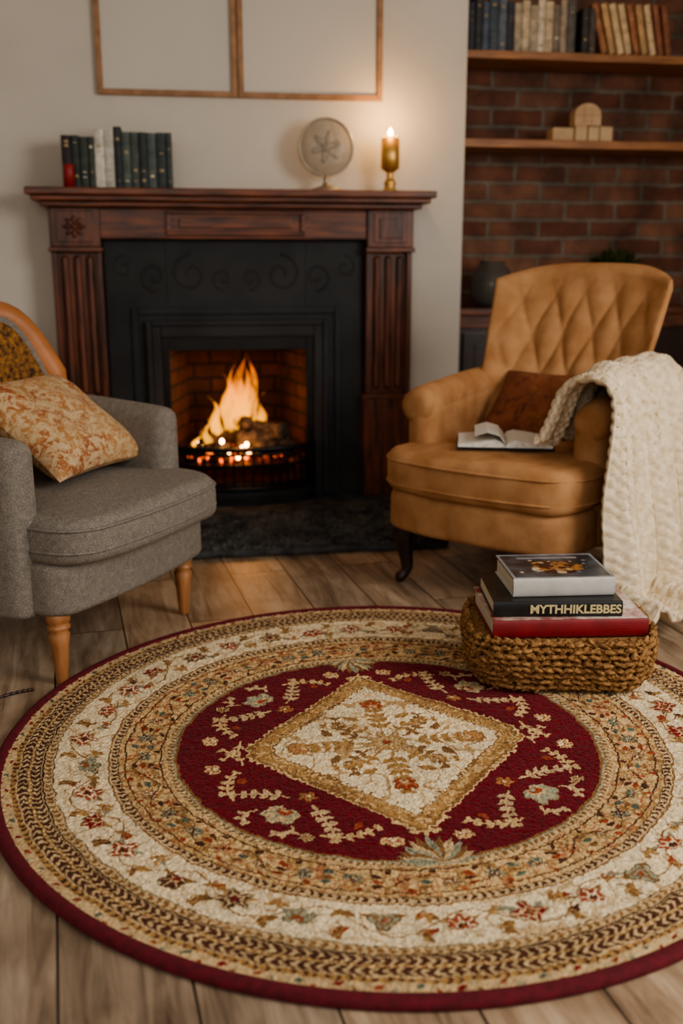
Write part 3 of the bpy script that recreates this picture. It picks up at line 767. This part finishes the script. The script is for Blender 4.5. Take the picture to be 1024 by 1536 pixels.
ob = empty('open_book'); mb = MB()
def page_surf(sg, z0):
    prof = [(0, .004), (.012, .018), (.035, .025), (.07, .021), (.11, .014), (.155, .010)]
    top = [(sg*x, z+z0) for x, z in prof]; bot = [(sg*x, z0+.001) for x, z in reversed(prof)]
    return loft([[(x, y, z) for x, z in top+bot] for y in (-.115, .115)])
for sg in (-1, 1):
    v, f = page_surf(sg, .004); mb.add(v, f, M_paper)
    mb.box(min(sg*.004, sg*.160), max(sg*.004, sg*.160), -.12, .12, 0, .004, bmat((30, 32, 34)), .001)
v, f = loft([[(-x, y, z) for x, z in ((.0, .02), (.02, .045), (.06, .055), (.10, .043), (.10, .042), (.06, .054), (.02, .0435), (.0, .018))] for y in (-.113, .113)]); mb.add(v, f, M_paper)
mb.build('book_body', ob, False)
ob.matrix_world = TM @ Matrix.Translation((-.01, -.14, .503)) @ Matrix.Rotation(math.radians(30), 4, 'Z')

# knitted throw : cable knit relief is real geometry
M_knit = pmat('cream_knit_wool', C(204, 184, 152), C(230, 214, 188), scale=40, rough=.95, sheen=.4, bump=.6, bscale=220, dist=.003, spec=.1)
bl = empty('knitted_throw_blanket')
prof = smoothpath([(.175, 0, .525), (.20, 0, .54), (.235, 0, .62), (.27, 0, .71), (.33, 0, .762), (.395, 0, .735), (.43, 0, .62), (.45, 0, .45), (.468, 0, .28), (.485, 0, .12), (.515, 0, .050), (.585, 0, .038), (.68, 0, .034)], 28)
npf = len(prof); NU = 320
vs = []
arc = [0]
for a, c in zip(prof[:-1], prof[1:]): arc.append(arc[-1]+(c-a).length)
for j, p in enumerate(prof):
    t = (prof[min(j+1, npf-1)]-prof[max(j-1, 0)]).normalized(); nrm = Vector((-t.z, 0, t.x))
    nrm = Vector((abs(nrm.x) if j > npf*.35 else nrm.x, 0, abs(nrm.z)))
    q = j/(npf-1); sm = max(0, min(1, (q-.40)/.25)); sm = sm*sm*(3-2*sm)
    amp = .010+.036*max(0, min(1, (q-.36)/.35))
    for i in range(NU+1):
        u = i/NU
        y0 = -.30-.03*q**1.5-.10*q**5+.03*math.sin(q*5+1); y1 = .17+.16*q
        y = y0+(y1-y0)*u+.012*math.sin(q*9+u*5)
        ph_ = 2*PI*(u*3.3+.10*math.sin(q*5)+.15*q)
        fold = math.sin(ph_)+.40*math.sin(2*PI*(u*7.1)+q*4+1)+.2*mnoise.noise(Vector((u*6, q*5, 2)))*2
        d = amp*(fold+1.1)
        if q > .86: d = amp*(fold*.6+1.0)
        cu = u*13; fr = cu % 1; ci = int(cu); s_ = arc[j]
        if ci % 2 == 0:
            k1 = .28*math.sin(s_*2*PI/.075+ci); c1 = .5+k1; c2 = .5-k1
            rel = max(math.exp(-((fr-c1)/.16)**2)*(1+.25*math.cos(s_*2*PI/.075+ci)), math.exp(-((fr-c2)/.16)**2)*(1-.25*math.cos(s_*2*PI/.075+ci)))
        else:
            rel = .35+.30*abs(math.sin(fr*2*PI))*abs(math.sin(s_*2*PI/.034))
        rel *= .75+.25*abs(math.sin(s_*2*PI/.016+fr*6))
        d += .012*rel
        x = p.x+nrm.x*d; z = p.z+nrm.z*d
        fw = max(0, 1-u/.22); x -= .075*fw*fw*sm*(1-.6*max(0, (q-.75)/.25))
        z -= .20*max(0, .18-u)*max(0, 1-abs(q-.33)/.2)
        x += .06*(q > .45)*(u-.2)*(q-.45)
        vs.append((x, y, max(z, .030)))
fs = [(j*(NU+1)+i, j*(NU+1)+i+1, (j+1)*(NU+1)+i+1, (j+1)*(NU+1)+i) for j in range(npf-1) for i in range(NU)]
mb = MB(); mb.add(vs, fs, M_knit); bo = mb.build('throw', bl, True)
so = bo.modifiers.new('thick', 'SOLIDIFY'); so.thickness = .016; so.offset = 0
bl.matrix_world = TM.copy()

# ================================================================== RUG
RC = (.451, 2.142); RR = .905
Ng = 940; ext = .9
xs = np.linspace(-ext, ext, Ng); X, Y = np.meshgrid(xs, xs)
OX, OY = -.012, -.050
def vn(x, y, s, seed):
    g = np.random.default_rng(seed).random((256, 256)); a = x*s+500; c = y*s+500
    xi = np.floor(a).astype(int); yi = np.floor(c).astype(int); fx_ = a-xi; fy_ = c-yi
    fx_ = fx_*fx_*(3-2*fx_); fy_ = fy_*fy_*(3-2*fy_)
    A = g[yi % 256, xi % 256]; B = g[yi % 256, (xi+1) % 256]; D = g[(yi+1) % 256, xi % 256]; E = g[(yi+1) % 256, (xi+1) % 256]
    return (A*(1-fx_)+B*fx_)*(1-fy_)+(D*(1-fx_)+E*fx_)*fy_
def fall(r):
    t = np.clip((.80-r)/.40, 0, 1); return t*t*(3-2*t)
R0 = np.hypot(X, Y)
Xw = X-OX*fall(R0)+.005*(vn(X, Y, 110, 1)-.5)+.007*(vn(X, Y, 30, 2)-.5)
Yw = Y-OY*fall(R0)+.005*(vn(X, Y, 110, 3)-.5)+.007*(vn(X, Y, 30, 4)-.5)
Rr = np.hypot(Xw, Yw); Th = np.arctan2(Yw, Xw)
cl = lambda *c: np.array(C(*c)[:3])
BURG = cl(100, 15, 25); CREAM = cl(222, 202, 166); BEIGE = cl(194, 166, 124); GOLD = cl(164, 126, 76); BROWN = cl(80, 47, 32); DGOLD = cl(130, 94, 55)
TEAL = cl(86, 100, 86); RUST = cl(148, 68, 40); RED = cl(128, 28, 30); SAGE = cl(146, 144, 120); TAN = cl(200, 168, 120); DBR = cl(56, 34, 23)
col = np.zeros((Ng, Ng, 3)); hgt = np.zeros((Ng, Ng))
def setm(mask, c, a=1.): col[mask] = col[mask]*(1-a)+c*a
col[:] = BURG
FR = .488
setm(Rr > FR, GOLD)
con = lambda s, seed, w: np.abs(vn(Xw, Yw, s, seed)-.5) < w
setm((Rr > .858), BEIGE)
b0 = (Rr > .792) & (Rr <= .842); setm(b0, BROWN); setm((Rr > .842) & (Rr <= .858), GOLD)
def chev(r0, r1, n, c, slope=9., duty=.45):
    k = (Rr-r0)/(r1-r0); m = (k > 0) & (k < 1); ph_ = Th*n/(2*PI)+slope*np.abs(k-.5)*.11; setm(m & ((ph_ % 1) < duty), c)
chev(.796, .813, 250, BEIGE, 9, .38); chev(.822, .839, 250, BEIGE, -9, .38); chev(.844, .856, 280, BROWN, 5, .35)
setm((Rr > .8145) & (Rr < .8205), GOLD); chev(.8145, .8205, 330, TAN, 0, .5)
for rr in (.792, .8425, .858): setm(np.abs(Rr-rr) < .0018, BEIGE)
setm((Rr > .768) & (Rr <= .790), BEIGE); chev(.773, .786, 260, DGOLD, 6, .5); setm(np.abs(Rr-.790) < .002, DBR); setm(np.abs(Rr-.768) < .0022, DBR)
mC = (Rr > .642) & (Rr <= .768); setm(mC, CREAM); setm(mC & con(38, 11, .04), BEIGE, .8); setm(mC & con(24, 12, .025), GOLD, .6)
setm(np.abs(Rr-.645) < .0025, DGOLD)
setm((Rr > .622) & (Rr <= .642), BEIGE); chev(.625, .639, 230, BROWN, 5, .5); setm(np.abs(Rr-.622) < .002, DBR)
mT = (Rr > .513) & (Rr <= .622); setm(mT, TAN); setm(mT & con(55, 13, .10), GOLD, .8); setm(mT & con(40, 14, .05), RUST, .6); setm(mT & con(34, 15, .035), DGOLD, .8)
setm(np.abs(Rr-.607) < .002, BROWN); setm(np.abs(Rr-.524) < .002, BROWN)
setm((Rr > FR) & (Rr <= .513), BEIGE); chev(FR+.004, .509, 200, DGOLD, 6, .5); setm(np.abs(Rr-FR) < .0035, DGOLD); setm(np.abs(Rr-FR-.006) < .002, SAGE)
px = 2*ext/(Ng-1)
def win(cx, cy, R):
    r_ = math.hypot(cx, cy); fo = float(fall(np.array(r_))); cx = cx+OX*fo; cy = cy+OY*fo; R = R+.012
    i0 = max(0, int((cy-R+ext)/px)); i1 = min(Ng, int((cy+R+ext)/px)+2); j0 = max(0, int((cx-R+ext)/px)); j1 = min(Ng, int((cx+R+ext)/px)+2)
    return slice(i0, i1), slice(j0, j1)
def flower(cx, cy, R, c1, c2, c3, n=6, rot=0., squash=1.):
    w = win(cx, cy, R*1.3); x = Xw[w]-cx; y = Yw[w]-cy; c, s = math.cos(rot), math.sin(rot)
    a = x*c+y*s; bb = (-x*s+y*c)/squash; rr = np.hypot(a, bb); tt = np.arctan2(bb, a); o_ = R*(.80+.20*np.cos(n*tt))
    sub = col[w]; sub[rr < o_*1.12] = c2*.55; sub[rr < o_*.98] = c1; sub[(rr > o_*.6) & (rr < o_*.98) & (np.cos(n*tt*2) > .75)] = c2; sub[rr < o_*.60] = c2; sub[rr < o_*.42] = c1*.9; sub[rr < o_*.25] = c3
    hgt[w][rr < o_] += .5
def palmette(cx, cy, R, c1, c2, c3, rot):
    """fan shaped persian palmette pointing along rot"""
    w = win(cx, cy, R*1.5); x = Xw[w]-cx; y = Yw[w]-cy; c, s = math.cos(rot), math.sin(rot)
    a = (x*c+y*s)/R; bb = (-x*s+y*c)/R; rr = np.hypot(a+.35, bb); tt = np.arctan2(bb, a+.35)
    lim = 1.25*(.78+.22*np.abs(np.cos(tt*4.5)))*np.clip(1.25-np.abs(tt)/2.2, 0, 1); sub = col[w]
    sub[rr < lim*1.08] = c2*.5; sub[rr < lim] = c1; sub[(rr < lim*.9) & (np.abs(np.sin(tt*4.5)) < .28)] = c2; sub[rr < lim*.52] = c2; sub[rr < lim*.38] = c3; sub[rr < lim*.18] = c1
    hgt[w][rr < lim] += .5
def leaf(cx, cy, L_, W, ang, c):
    w = win(cx, cy, L_*1.2); x = Xw[w]-cx; y = Yw[w]-cy; ca, sa = math.cos(ang), math.sin(ang); a = (x*ca+y*sa)/L_; bb = -x*sa+y*ca
    m = (a > 0) & (a < 1); pr = np.zeros_like(a); pr[m] = W*np.sin(PI*a[m]**.8); sub = col[w]; sub[m & (np.abs(bb) < pr)] = c; sub[m & (np.abs(bb) < W*.12)] = c*.6
    hgt[w][m & (np.abs(bb) < pr)] += .4
def stroke(pts, wd, c):
    for (xa, ya), (xb, yb) in zip(pts[:-1], pts[1:]):
        n = max(1, int(math.hypot(xb-xa, yb-ya)/(wd*.8)))
        for k in range(n):
            x = xa+(xb-xa)*k/n; y = ya+(yb-ya)*k/n; w = win(x, y, wd*2); m = np.hypot(Xw[w]-x, Yw[w]-y) < wd; col[w][m] = c
def sprig(x, y, ang, L_, c, curl=1.5, nl=6, ls=.022, wd=.0028):
    pts = []
    for k in range(nl*2+1):
        t = k/(nl*2); a = ang+curl*t; pts.append((x, y)); x += L_/(nl*2)*math.cos(a); y += L_/(nl*2)*math.sin(a)
        if k % 2 == 1:
            leaf(x, y, ls*(1.1-.5*t), ls*.26, a+.9, c); leaf(x, y, ls*(1.1-.5*t), ls*.26, a-.9, c)
    stroke(pts, wd, c); return x, y
pol = lambda r_, t_: (r_*math.cos(t_), r_*math.sin(t_))
def curlhook(x, y, ang, R, c, d=1):
    pts = [(x+R*(1-k/26)*math.cos(ang+d*k*.28), y+R*(1-k/26)*math.sin(ang+d*k*.28)) for k in range(20)]
    stroke(pts, .0022, c)
vine = [pol(.706+.036*math.sin(17*2*PI*k/1400), 2*PI*k/1400) for k in range(1401)]
stroke(vine, .0019, DGOLD)
nb = 34
for i in range(nb):
    t = 2*PI*i/nb+.05+random.uniform(-.02, .02)
    kind = random.choice((0, 1, 2, 3, 3, 0))
    cs = [(RUST, CREAM, BROWN), (SAGE, DGOLD, RUST), (BROWN, BEIGE, RED), (RED, BEIGE, DGOLD)][kind]
    a, bb = pol(.738, t+.09); leaf(a, bb, .034, .010, t+2.2, [GOLD, RUST, DGOLD, BROWN][kind]); leaf(a, bb, .028, .008, t+.8, DGOLD); curlhook(a, bb, t, .016, GOLD, 1)
    a, bb = pol(.675, t+.10); leaf(a, bb, .032, .009, t+1.2, [SAGE, DGOLD, GOLD, RUST][kind]); leaf(a, bb, .026, .008, t-.6, GOLD); curlhook(a, bb, t+2, .014, RUST if i % 3 == 0 else DGOLD, -1)
    a, bb = pol(.708, t+.092); sprig(a, bb, t+PI/2+.6*(-1)**i, .05, [GOLD, DGOLD][i % 2], 2.2*(-1)**i, 3, .013, .002)
    cx_, cy_ = pol(.705+random.uniform(-.012, .014), t)
    for dd in (-1, 1): leaf(cx_, cy_, .046, .008, t+PI/2*dd+.5*dd, [DGOLD, GOLD, SAGE][i % 3])
    if i % 2: palmette(cx_, cy_, .032, *cs, rot=t+random.choice((0, PI)))
    else: flower(cx_, cy_, .029+.006*random.random(), *cs, n=[4, 3, 5, 4][kind], rot=t, squash=random.uniform(.75, 1.1))
nb = 40
for i in range(nb):
    t = 2*PI*i/nb; cs = [(TEAL, BEIGE, RUST), (RUST, TAN, BROWN), (DGOLD, CREAM, RUST), (SAGE, BROWN, TAN)][i % 4]
    for dr, da in ((.022, 1.9), (-.022, 1.2), (.0, 1.55)): leaf(*pol(.566+dr, t+.055), .026, .007, t+da, [RUST, TEAL, BROWN, DGOLD][(i+int(dr*100)) % 4])
    leaf(*pol(.592, t+.02), .02, .006, t+.4, RUST); leaf(*pol(.54, t+.1), .02, .006, t+2.4, BROWN)
    if i % 2: flower(*pol(.566, t), .021, *cs, n=6, rot=t, squash=.8)
    else: palmette(*pol(.566, t), .021, *cs, rot=t+PI*(i % 4 == 0))
stroke([pol(.566+.022*math.sin(20*2*PI*k/1200), 2*PI*k/1200) for k in range(1201)], .0016, BROWN)
for i in range(84):
    t = 2*PI*i/84; leaf(*pol(.869, t), .018, .005, t+PI/2+.5, [RUST, TEAL, RED][i % 3]); leaf(*pol(.871, t+.035), .012, .0045, t+PI/2-.8, [SAGE, RUST, DGOLD][i % 3])
# burgundy field motifs, one group in each quarter between the medallion sides and the border
for q in range(4):
    for mir in (1, -1):
        def TP(x, y):
            x *= mir
            a = q*PI/2+PI/4; xx, yy = x*math.cos(a)-y*math.sin(a), x*math.sin(a)+y*math.cos(a); return xx, yy
        def TA(a):
            if mir < 0: a = PI-a
            return a+q*PI/2+PI/4
        x0, y0 = TP(.03, .325); sprig(x0, y0, TA(.35), .14, BEIGE, 0.5*mir, 6, .026, .0032)
        x0, y0 = TP(.115, .405); sprig(x0, y0, TA(-.35), .12, TAN, -1.2*mir, 5, .024, .0032)
        x0, y0 = TP(.05, .41); sprig(x0, y0, TA(.9), .06, BEIGE, 2.2*mir, 3, .022, .003)
        x0, y0 = TP(.235, .335); palmette(x0, y0, .026, TAN, RUST, CREAM, TA(1.0))
        x0, y0 = TP(.20, .28); sprig(x0, y0, TA(-.7), .09, TAN, .9*mir, 4, .020, .003)
        x0, y0 = TP(.15, .32); leaf(x0, y0, .03, .009, TA(1.4), RUST)
    x0, y0 = (lambda a: (.385*math.cos(a), .385*math.sin(a)))(q*PI/2+PI/4+PI/2)
    palmette(x0, y0, .046, [SAGE, BEIGE][q % 2], [BEIGE, SAGE][q % 2], RUST, q*PI/2+PI/4+PI/2)
    x0, y0 = pol(.305, q*PI/2+PI/4); flower(x0, y0, .020, GOLD, RUST, CREAM, 5, .9)
    x0, y0 = pol(.44, q*PI/2+PI/4+.22); flower(x0, y0, .018, TAN, BROWN, RUST, 6, .3)
for a0, R_ in ((-PI/2, .115), (PI/2, .10)):
    cx_, cy_ = pol(.505, a0)
    for k in range(-6, 7): leaf(cx_, cy_, R_*(1-.05*abs(k)), .012, a0+PI+k*.22, [SAGE, DGOLD, BEIGE][abs(k) % 3])
# medallion
D = np.abs(Xw)/.345+np.abs(Yw)/.385
D = np.where(np.abs(Xw) > .26, np.maximum(D, np.abs(Xw)/.325+.02), D)
jag = .040*(np.abs(((Xw-Yw)*34) % 1-.5)+np.abs(((Xw+Yw)*34) % 1-.5)-.5)+.03*(vn(X, Y, 90, 77)-.5)
Dj = D+jag
mD = Dj < 1.02; setm(mD, TAN); setm((Dj < 1.0) & (Dj > .965), DGOLD); setm((Dj < .965) & (Dj > .85), GOLD)
setm((Dj < .965) & (Dj > .85) & con(70, 21, .10), TAN, .8); setm((Dj < .965) & (Dj > .85) & con(60, 22, .05), DGOLD, .8); setm((D+jag*1.5 < .84) & (D+jag*1.5 > .815), DGOLD)
mI = D+jag*1.5 < .815; setm(mI, CREAM); setm(mI & con(26, 23, .05), TAN, .7); setm(mI & con(19, 25, .03), GOLD, .8)
hgt[mD] += .8
for q in range(4):
    a = q*PI/2
    sprig(*pol(.05, a), a, .17, GOLD, 0.0, 6, .036, .003)
    for s_ in (1, -1):
        sprig(*pol(.05, a+.6*s_), a+.45*s_, .13, [DGOLD, GOLD][q % 2], 1.3*s_, 5, .026, .0028)
        leaf(*pol(.13, a+.35*s_), .045, .011, a+1.1*s_, GOLD if q % 2 else DGOLD)
    flower(*pol(.125, a+PI/4), .018, GOLD, BEIGE, RUST, 6)
flower(0, 0, .055, GOLD, BEIGE, RUST, 8, .2, .9)
for a, r_, c_ in ((-PI/2, .19, RUST), (PI/2, .20, RUST), (0, .2, GOLD), (PI, .2, GOLD)): palmette(*pol(r_, a), .034, c_, cl(182, 114, 72), BEIGE, a)
# pile noise
nz = (vn(X, Y, 420, 31)-.5)*.5+(vn(X, Y, 160, 32)-.5)*.42+(vn(X, Y, 12, 33)-.5)*.2
rn = rng.random((Ng, Ng))-.5
col *= (1+nz+rn*.30)[..., None]; col = np.clip(col, 0, 1)
zz = .013+.0034*(vn(X, Y, 260, 41)-.5)+.0016*rn+.0012*np.minimum(hgt, 1.2)+.0015*(vn(X, Y, 90, 43)-.5)
inside = np.hypot(X, Y) < .890
ids = -np.ones((Ng, Ng), int); ids[inside] = np.arange(inside.sum())
verts = np.stack([X[inside], Y[inside], zz[inside]], 1)
a_ = ids[:-1, :-1]; b_ = ids[:-1, 1:]; c_ = ids[1:, 1:]; d_ = ids[1:, :-1]
ok = (a_ >= 0) & (b_ >= 0) & (c_ >= 0) & (d_ >= 0)
quads = np.stack([a_[ok], b_[ok], c_[ok], d_[ok]], 1)
me = bpy.data.meshes.new('rug_pile'); me.vertices.add(len(verts)); me.vertices.foreach_set('co', verts.astype(np.float32).ravel())
me.loops.add(quads.size); me.loops.foreach_set('vertex_index', quads.astype(np.int32).ravel())
me.polygons.add(len(quads)); me.polygons.foreach_set('loop_start', np.arange(0, quads.size, 4, dtype=np.int32)); me.polygons.foreach_set('loop_total', np.full(len(quads), 4, np.int32))
me.update(calc_edges=True)
ca = me.color_attributes.new('pile', 'FLOAT_COLOR', 'POINT')
cc = np.ones((len(verts), 4), np.float32); cc[:, :3] = col[inside]; ca.data.foreach_set('color', cc.ravel())
me.polygons.foreach_set('use_smooth', np.ones(len(quads), bool))
M_rug = bpy.data.materials.new('rug_wool'); M_rug.use_nodes = True; nt = M_rug.node_tree; N = nt.nodes; L = nt.links; b = N['Principled BSDF']
b.inputs['Roughness'].default_value = .95; b.inputs['Sheen Weight'].default_value = .08; b.inputs['Specular IOR Level'].default_value = .12
at = N.new('ShaderNodeAttribute'); at.attribute_name = 'pile'; L.new(at.outputs['Color'], b.inputs['Base Color'])
tc = N.new('ShaderNodeTexCoord'); n1 = N.new('ShaderNodeTexNoise'); n1.inputs['Scale'].default_value = 500; L.new(tc.outputs['Object'], n1.inputs['Vector'])
bp = N.new('ShaderNodeBump'); bp.inputs['Strength'].default_value = .5; bp.inputs['Distance'].default_value = .002; L.new(n1.outputs['Fac'], bp.inputs['Height']); L.new(bp.outputs[0], b.inputs['Normal'])
me.materials.append(M_rug)
rug = empty('round_persian_rug', (RC[0], RC[1], 0))
ro = bpy.data.objects.new('rug_pile', me); bpy.context.scene.collection.objects.link(ro); ro.parent = rug
M_bind = pmat('burgundy_binding', C(82, 10, 21), C(104, 17, 31), scale=60, rough=.9, bump=.5, bscale=300, sheen=.15)
mb = MB(); secs = []
for k in range(240):
    a = 2*PI*k/240; c, s = math.cos(a), math.sin(a)
    pr = [(.876, .001), (.876, .0135), (.882, .0175), (.893, .018), (.901, .014), (.905, .006), (.903, .001)]
    secs.append([(r_*c, r_*s, z) for r_, z in pr])
secs.append(secs[0]); v, f = loft(secs, cap=False); mb.add(v, f, M_bind); mb.build('rug_binding', rug, True)
mb = MB(); v, f = loft([[(.885*math.cos(2*PI*k/96), .885*math.sin(2*PI*k/96), z) for k in range(96)] for z in (.001, .008)]); mb.add(v, f, M_bind); mb.build('rug_backing', rug)

# ================================================================== BASKET + BOOKS
M_sea = pmat('seagrass', C(98, 68, 42), C(172, 130, 84), scale=30, rough=.85, bump=.8, bscale=120, dist=.003, stretch=(3, 3, 3), spec=.15)
BX, BY = .980, 2.450
bk = empty('woven_seagrass_basket', (BX, BY, .0215), math.radians(-12))
mb = MB()
def basket_ring(w, d, r, z):
    o_ = rrect(w, d, r, 10, 16); P = [Vector((p.x, p.y, z)) for p in o_]; P.append(P[0]); return P
rows = 8
for j in range(rows):
    t = j/(rows-1); w = .43+.055*math.sin(PI*.6*t+.3); d = .32+.05*math.sin(PI*.6*t+.3); z = .012+j*.0178
    P = basket_ring(w, d, .11, z)
    Ls = [0]
    for a, c in zip(P[:-1], P[1:]): Ls.append(Ls[-1]+(c-a).length)
    tot = Ls[-1]; nk = int(tot/.026)
    for k in range(nk):
        for st in (0, 1, 2):
            s = (k+(.5 if (j % 2) else 0)+.34*st+random.uniform(-.08, .08))/nk*tot % tot
            i = int(max(0, np.searchsorted(Ls, s)-1)); i = min(i, len(P)-2); c = P[i].lerp(P[i+1], (s-Ls[i])/max(1e-6, Ls[i+1]-Ls[i])); tg = (P[i+1]-P[i]).normalized()
            ang = math.atan2(tg.y, tg.x)
            Rm = Matrix.Rotation(ang, 3, 'Z') @ Matrix.Rotation((.7, -.7, .1)[st]+random.uniform(-.3, .3), 3, 'Y') @ Matrix.Rotation(random.uniform(-.25, .25), 3, 'Z')
            nr = Vector((tg.y, -tg.x, 0))
            v, f = ellipsoid(c+nr*(.003*st+random.uniform(-.004, .004))+Vector((0, 0, random.uniform(-.003, .003))), .0185*random.uniform(.8, 1.25), .0075, .0060, Rm, 8, 5); mb.add(v, f, M_sea)
mb.build('woven_sides', bk, True)
mb = MB(); v, f = loft([[(p.x, p.y, z) for p in rrect(w, .31/.44*w, .09, 6, 6)] for z, w in ((.001, .42), (.008, .43), (.12, .46), (.134, .455))]); mb.add(v, f, M_sea); mb.build('inner_lining', bk)

def flat_book(name, w, d, t, cov, loc, rz, jacket=None, spine_text=None):
    e = empty(name, loc, rz); mb = MB(); m = cov; k = .0035
    mb.box(-w/2, w/2, -d/2, d/2, 0, k, m, .001); mb.box(-w/2, w/2, -d/2, d/2, t-k, t, jacket or m, .001)
    n = 10; pr = [(-d/2-.006*math.sin(PI*i/n), t/2-t/2*math.cos(PI*i/n)) for i in range(n+1)]+[(-d/2+.003, t-.0005), (-d/2+.003, .0005)]
    v, f = loft([[(x, y, z) for y, z in pr] for x in (-w/2, w/2)]); mb.add(v, f, m)
    mb.box(-w/2+.005, w/2-.005, -d/2+.003, d/2-.005, k, t-k, M_page, 0)
    mb.build('book_body', e)
    if spine_text:
        cu = bpy.data.curves.new('spine_title', 'FONT'); cu.body = spine_text[0]; cu.size = spine_text[1]; cu.extrude = .0006; cu.offset = .0009; cu.align_x = 'CENTER'; cu.align_y = 'CENTER'
        to = bpy.data.objects.new('spine_title', cu); bpy.context.scene.collection.objects.link(to); to.parent = e
        to.location = (spine_text[2], -d/2-.0065, t/2); to.rotation_euler = (PI/2, 0, 0); cu.materials.append(spine_text[3])
    return e
M_redc = pmat('red_book_cloth', C(112, 18, 24), C(130, 26, 32), scale=20, rough=.5, bump=.1)
M_blk = pmat('black_book_jacket', C(22, 22, 24), C(34, 32, 32), scale=20, rough=.35)
M_wht = pmat('pale_book_jacket', C(176, 172, 166), C(192, 188, 182), scale=20, rough=.4)
M_titl = pmat('title_foil', C(196, 180, 136), rough=.4)
M_cov = pmat('photo_cover', C(40, 42, 46), C(92, 96, 102), scale=16, rough=.28, lo=.4, hi=.7)
M_cov2 = spots_mat('photo_cover_red', C(150, 96, 90), C(196, 176, 166), C(130, 50, 46), C(214, 204, 194), sc=9, thr=(.46, .56), bump=.02)
M_cov2.node_tree.nodes['Principled BSDF'].inputs['Roughness'].default_value = .3
flat_book('red_book', .405, .28, .048, M_redc, (BX-.0, BY+.0, .160), math.radians(-6), M_cov2)
flat_book('black_book', .335, .25, .042, M_blk, (BX-.025, BY+.01, .2085), math.radians(-8), M_blk, ('MYTHHIKLEBBES', .032, .045, M_titl))
tb = flat_book('cookery_book', .270, .215, .050, M_wht, (BX-.005, BY+.03, .251), math.radians(-5), M_cov)
M_jk = pmat('jacket_border', C(120, 123, 128), C(150, 153, 158), scale=30, rough=.3)
M_food1 = pmat('print_brown', C(132, 84, 46), C(180, 128, 76), scale=60, rough=.3); M_food2 = pmat('print_cream', C(206, 190, 160), C(180, 160, 130), scale=60, rough=.3); M_food3 = pmat('print_dark', C(64, 34, 24), rough=.3)
mb = MB(); z = .0501
for x0, x1, y0, y1 in ((-.135, .135, -.1075, -.099), (-.135, .135, .099, .1075), (-.135, -.127, -.099, .099), (.127, .135, -.099, .099), (-.085, .085, .066, .078)):
    mb.box(x0, x1, y0, y1, z, z+.0006, M_jk, 0)
def disc(cx, cy, r, zz, mat, n=18, wob=.15):
    ph0 = random.random()*6
    pts = [(cx+r*(1+wob*math.sin(3*2*PI*k/n+ph0))*math.cos(2*PI*k/n), cy+r*(1+wob*math.sin(2*2*PI*k/n+ph0))*math.sin(2*PI*k/n), zz) for k in range(n)]
    mb.add(pts, [tuple(range(n))], mat)
disc(0, -.012, .058, z+.0002, M_food3, 24, .05)
for i in range(46):
    a = random.uniform(0, 2*PI); rr = .056*math.sqrt(random.random())
    disc(rr*math.cos(a)*1.25, -.012+rr*math.sin(a)*.9, random.uniform(.006, .015), z+.0003+i*.00001, random.choice((M_food1, M_food1, M_food2, M_food3)))
for i in range(16):
    disc(random.uniform(-.11, .11), random.uniform(-.085, .05), random.uniform(.002, .007), z+.0003, random.choice((M_food2, M_jk)))
mb.build('jacket_print', tb, recalc=False)

mb = MB(); pts = smoothpath([(-.62, 2.50, .006), (-.54, 2.49, .006), (-.47, 2.53, .006), (-.42, 2.55, .006)], 12)
v, f = tube(pts, [.004+.0015*math.sin(i*2.2) for i in range(len(pts))], 8); mb.add(v, f, M_darkwood); mb.build('floor_cord', None, True)

# ================================================================== LIGHTS
def area(name, loc, tgt, sx_, sy_, en, colr):
    l = bpy.data.lights.new(name, 'AREA'); l.shape = 'RECTANGLE'; l.size = sx_; l.size_y = sy_; l.energy = en; l.color = colr
    o_ = bpy.data.objects.new(name, l); bpy.context.scene.collection.objects.link(o_); o_.location = loc
    o_.rotation_euler = (Vector(tgt)-Vector(loc)).to_track_quat('-Z', 'Y').to_euler(); return o_
def point(name, loc, en, colr, rad):
    l = bpy.data.lights.new(name, 'POINT'); l.energy = en; l.color = colr; l.shadow_soft_size = rad
    o_ = bpy.data.objects.new(name, l); bpy.context.scene.collection.objects.link(o_); o_.location = loc; return o_
area('window_daylight', (2.55, .9, 1.75), (.5, 2.7, .3), 1.4, 1.4, 66, (1, .94, .86))
area('window_daylight_rear', (-.6, -1.3, 2.0), (.3, 3.4, .6), 2.0, 1.4, 34, (1, .93, .83))
point('fire_light', (CX, YW-.02, .50), 3.0, (1, .42, .12), .06)
point('ember_light', (CX, YW-.27, .34), 2.0, (1, .42, .14), .05)
point('candle_light', (.937, 4.55, 1.72), 3.2, (1, .55, .2), .02)
w = bpy.data.worlds.new('world'); bpy.context.scene.world = w; w.use_nodes = True
w.node_tree.nodes['Background'].inputs[0].default_value = (.95, .95, .98, 1); w.node_tree.nodes['Background'].inputs[1].default_value = .29

# ================================================================== CAMERA
cam = bpy.data.cameras.new('camera'); co = bpy.data.objects.new('camera', cam); bpy.context.scene.collection.objects.link(co)
co.location = (0, 0, 1.1); co.rotation_euler = (math.radians(76), 0, math.radians(-9))
cam.sensor_fit = 'HORIZONTAL'; cam.sensor_width = 24; cam.lens = 1500/1024*24
cam.dof.use_dof = True; cam.dof.focus_distance = 2.35; cam.dof.aperture_fstop = 1.9
bpy.context.scene.camera = co
try: bpy.context.scene.view_settings.look = 'AgX - Medium High Contrast'
except Exception: pass
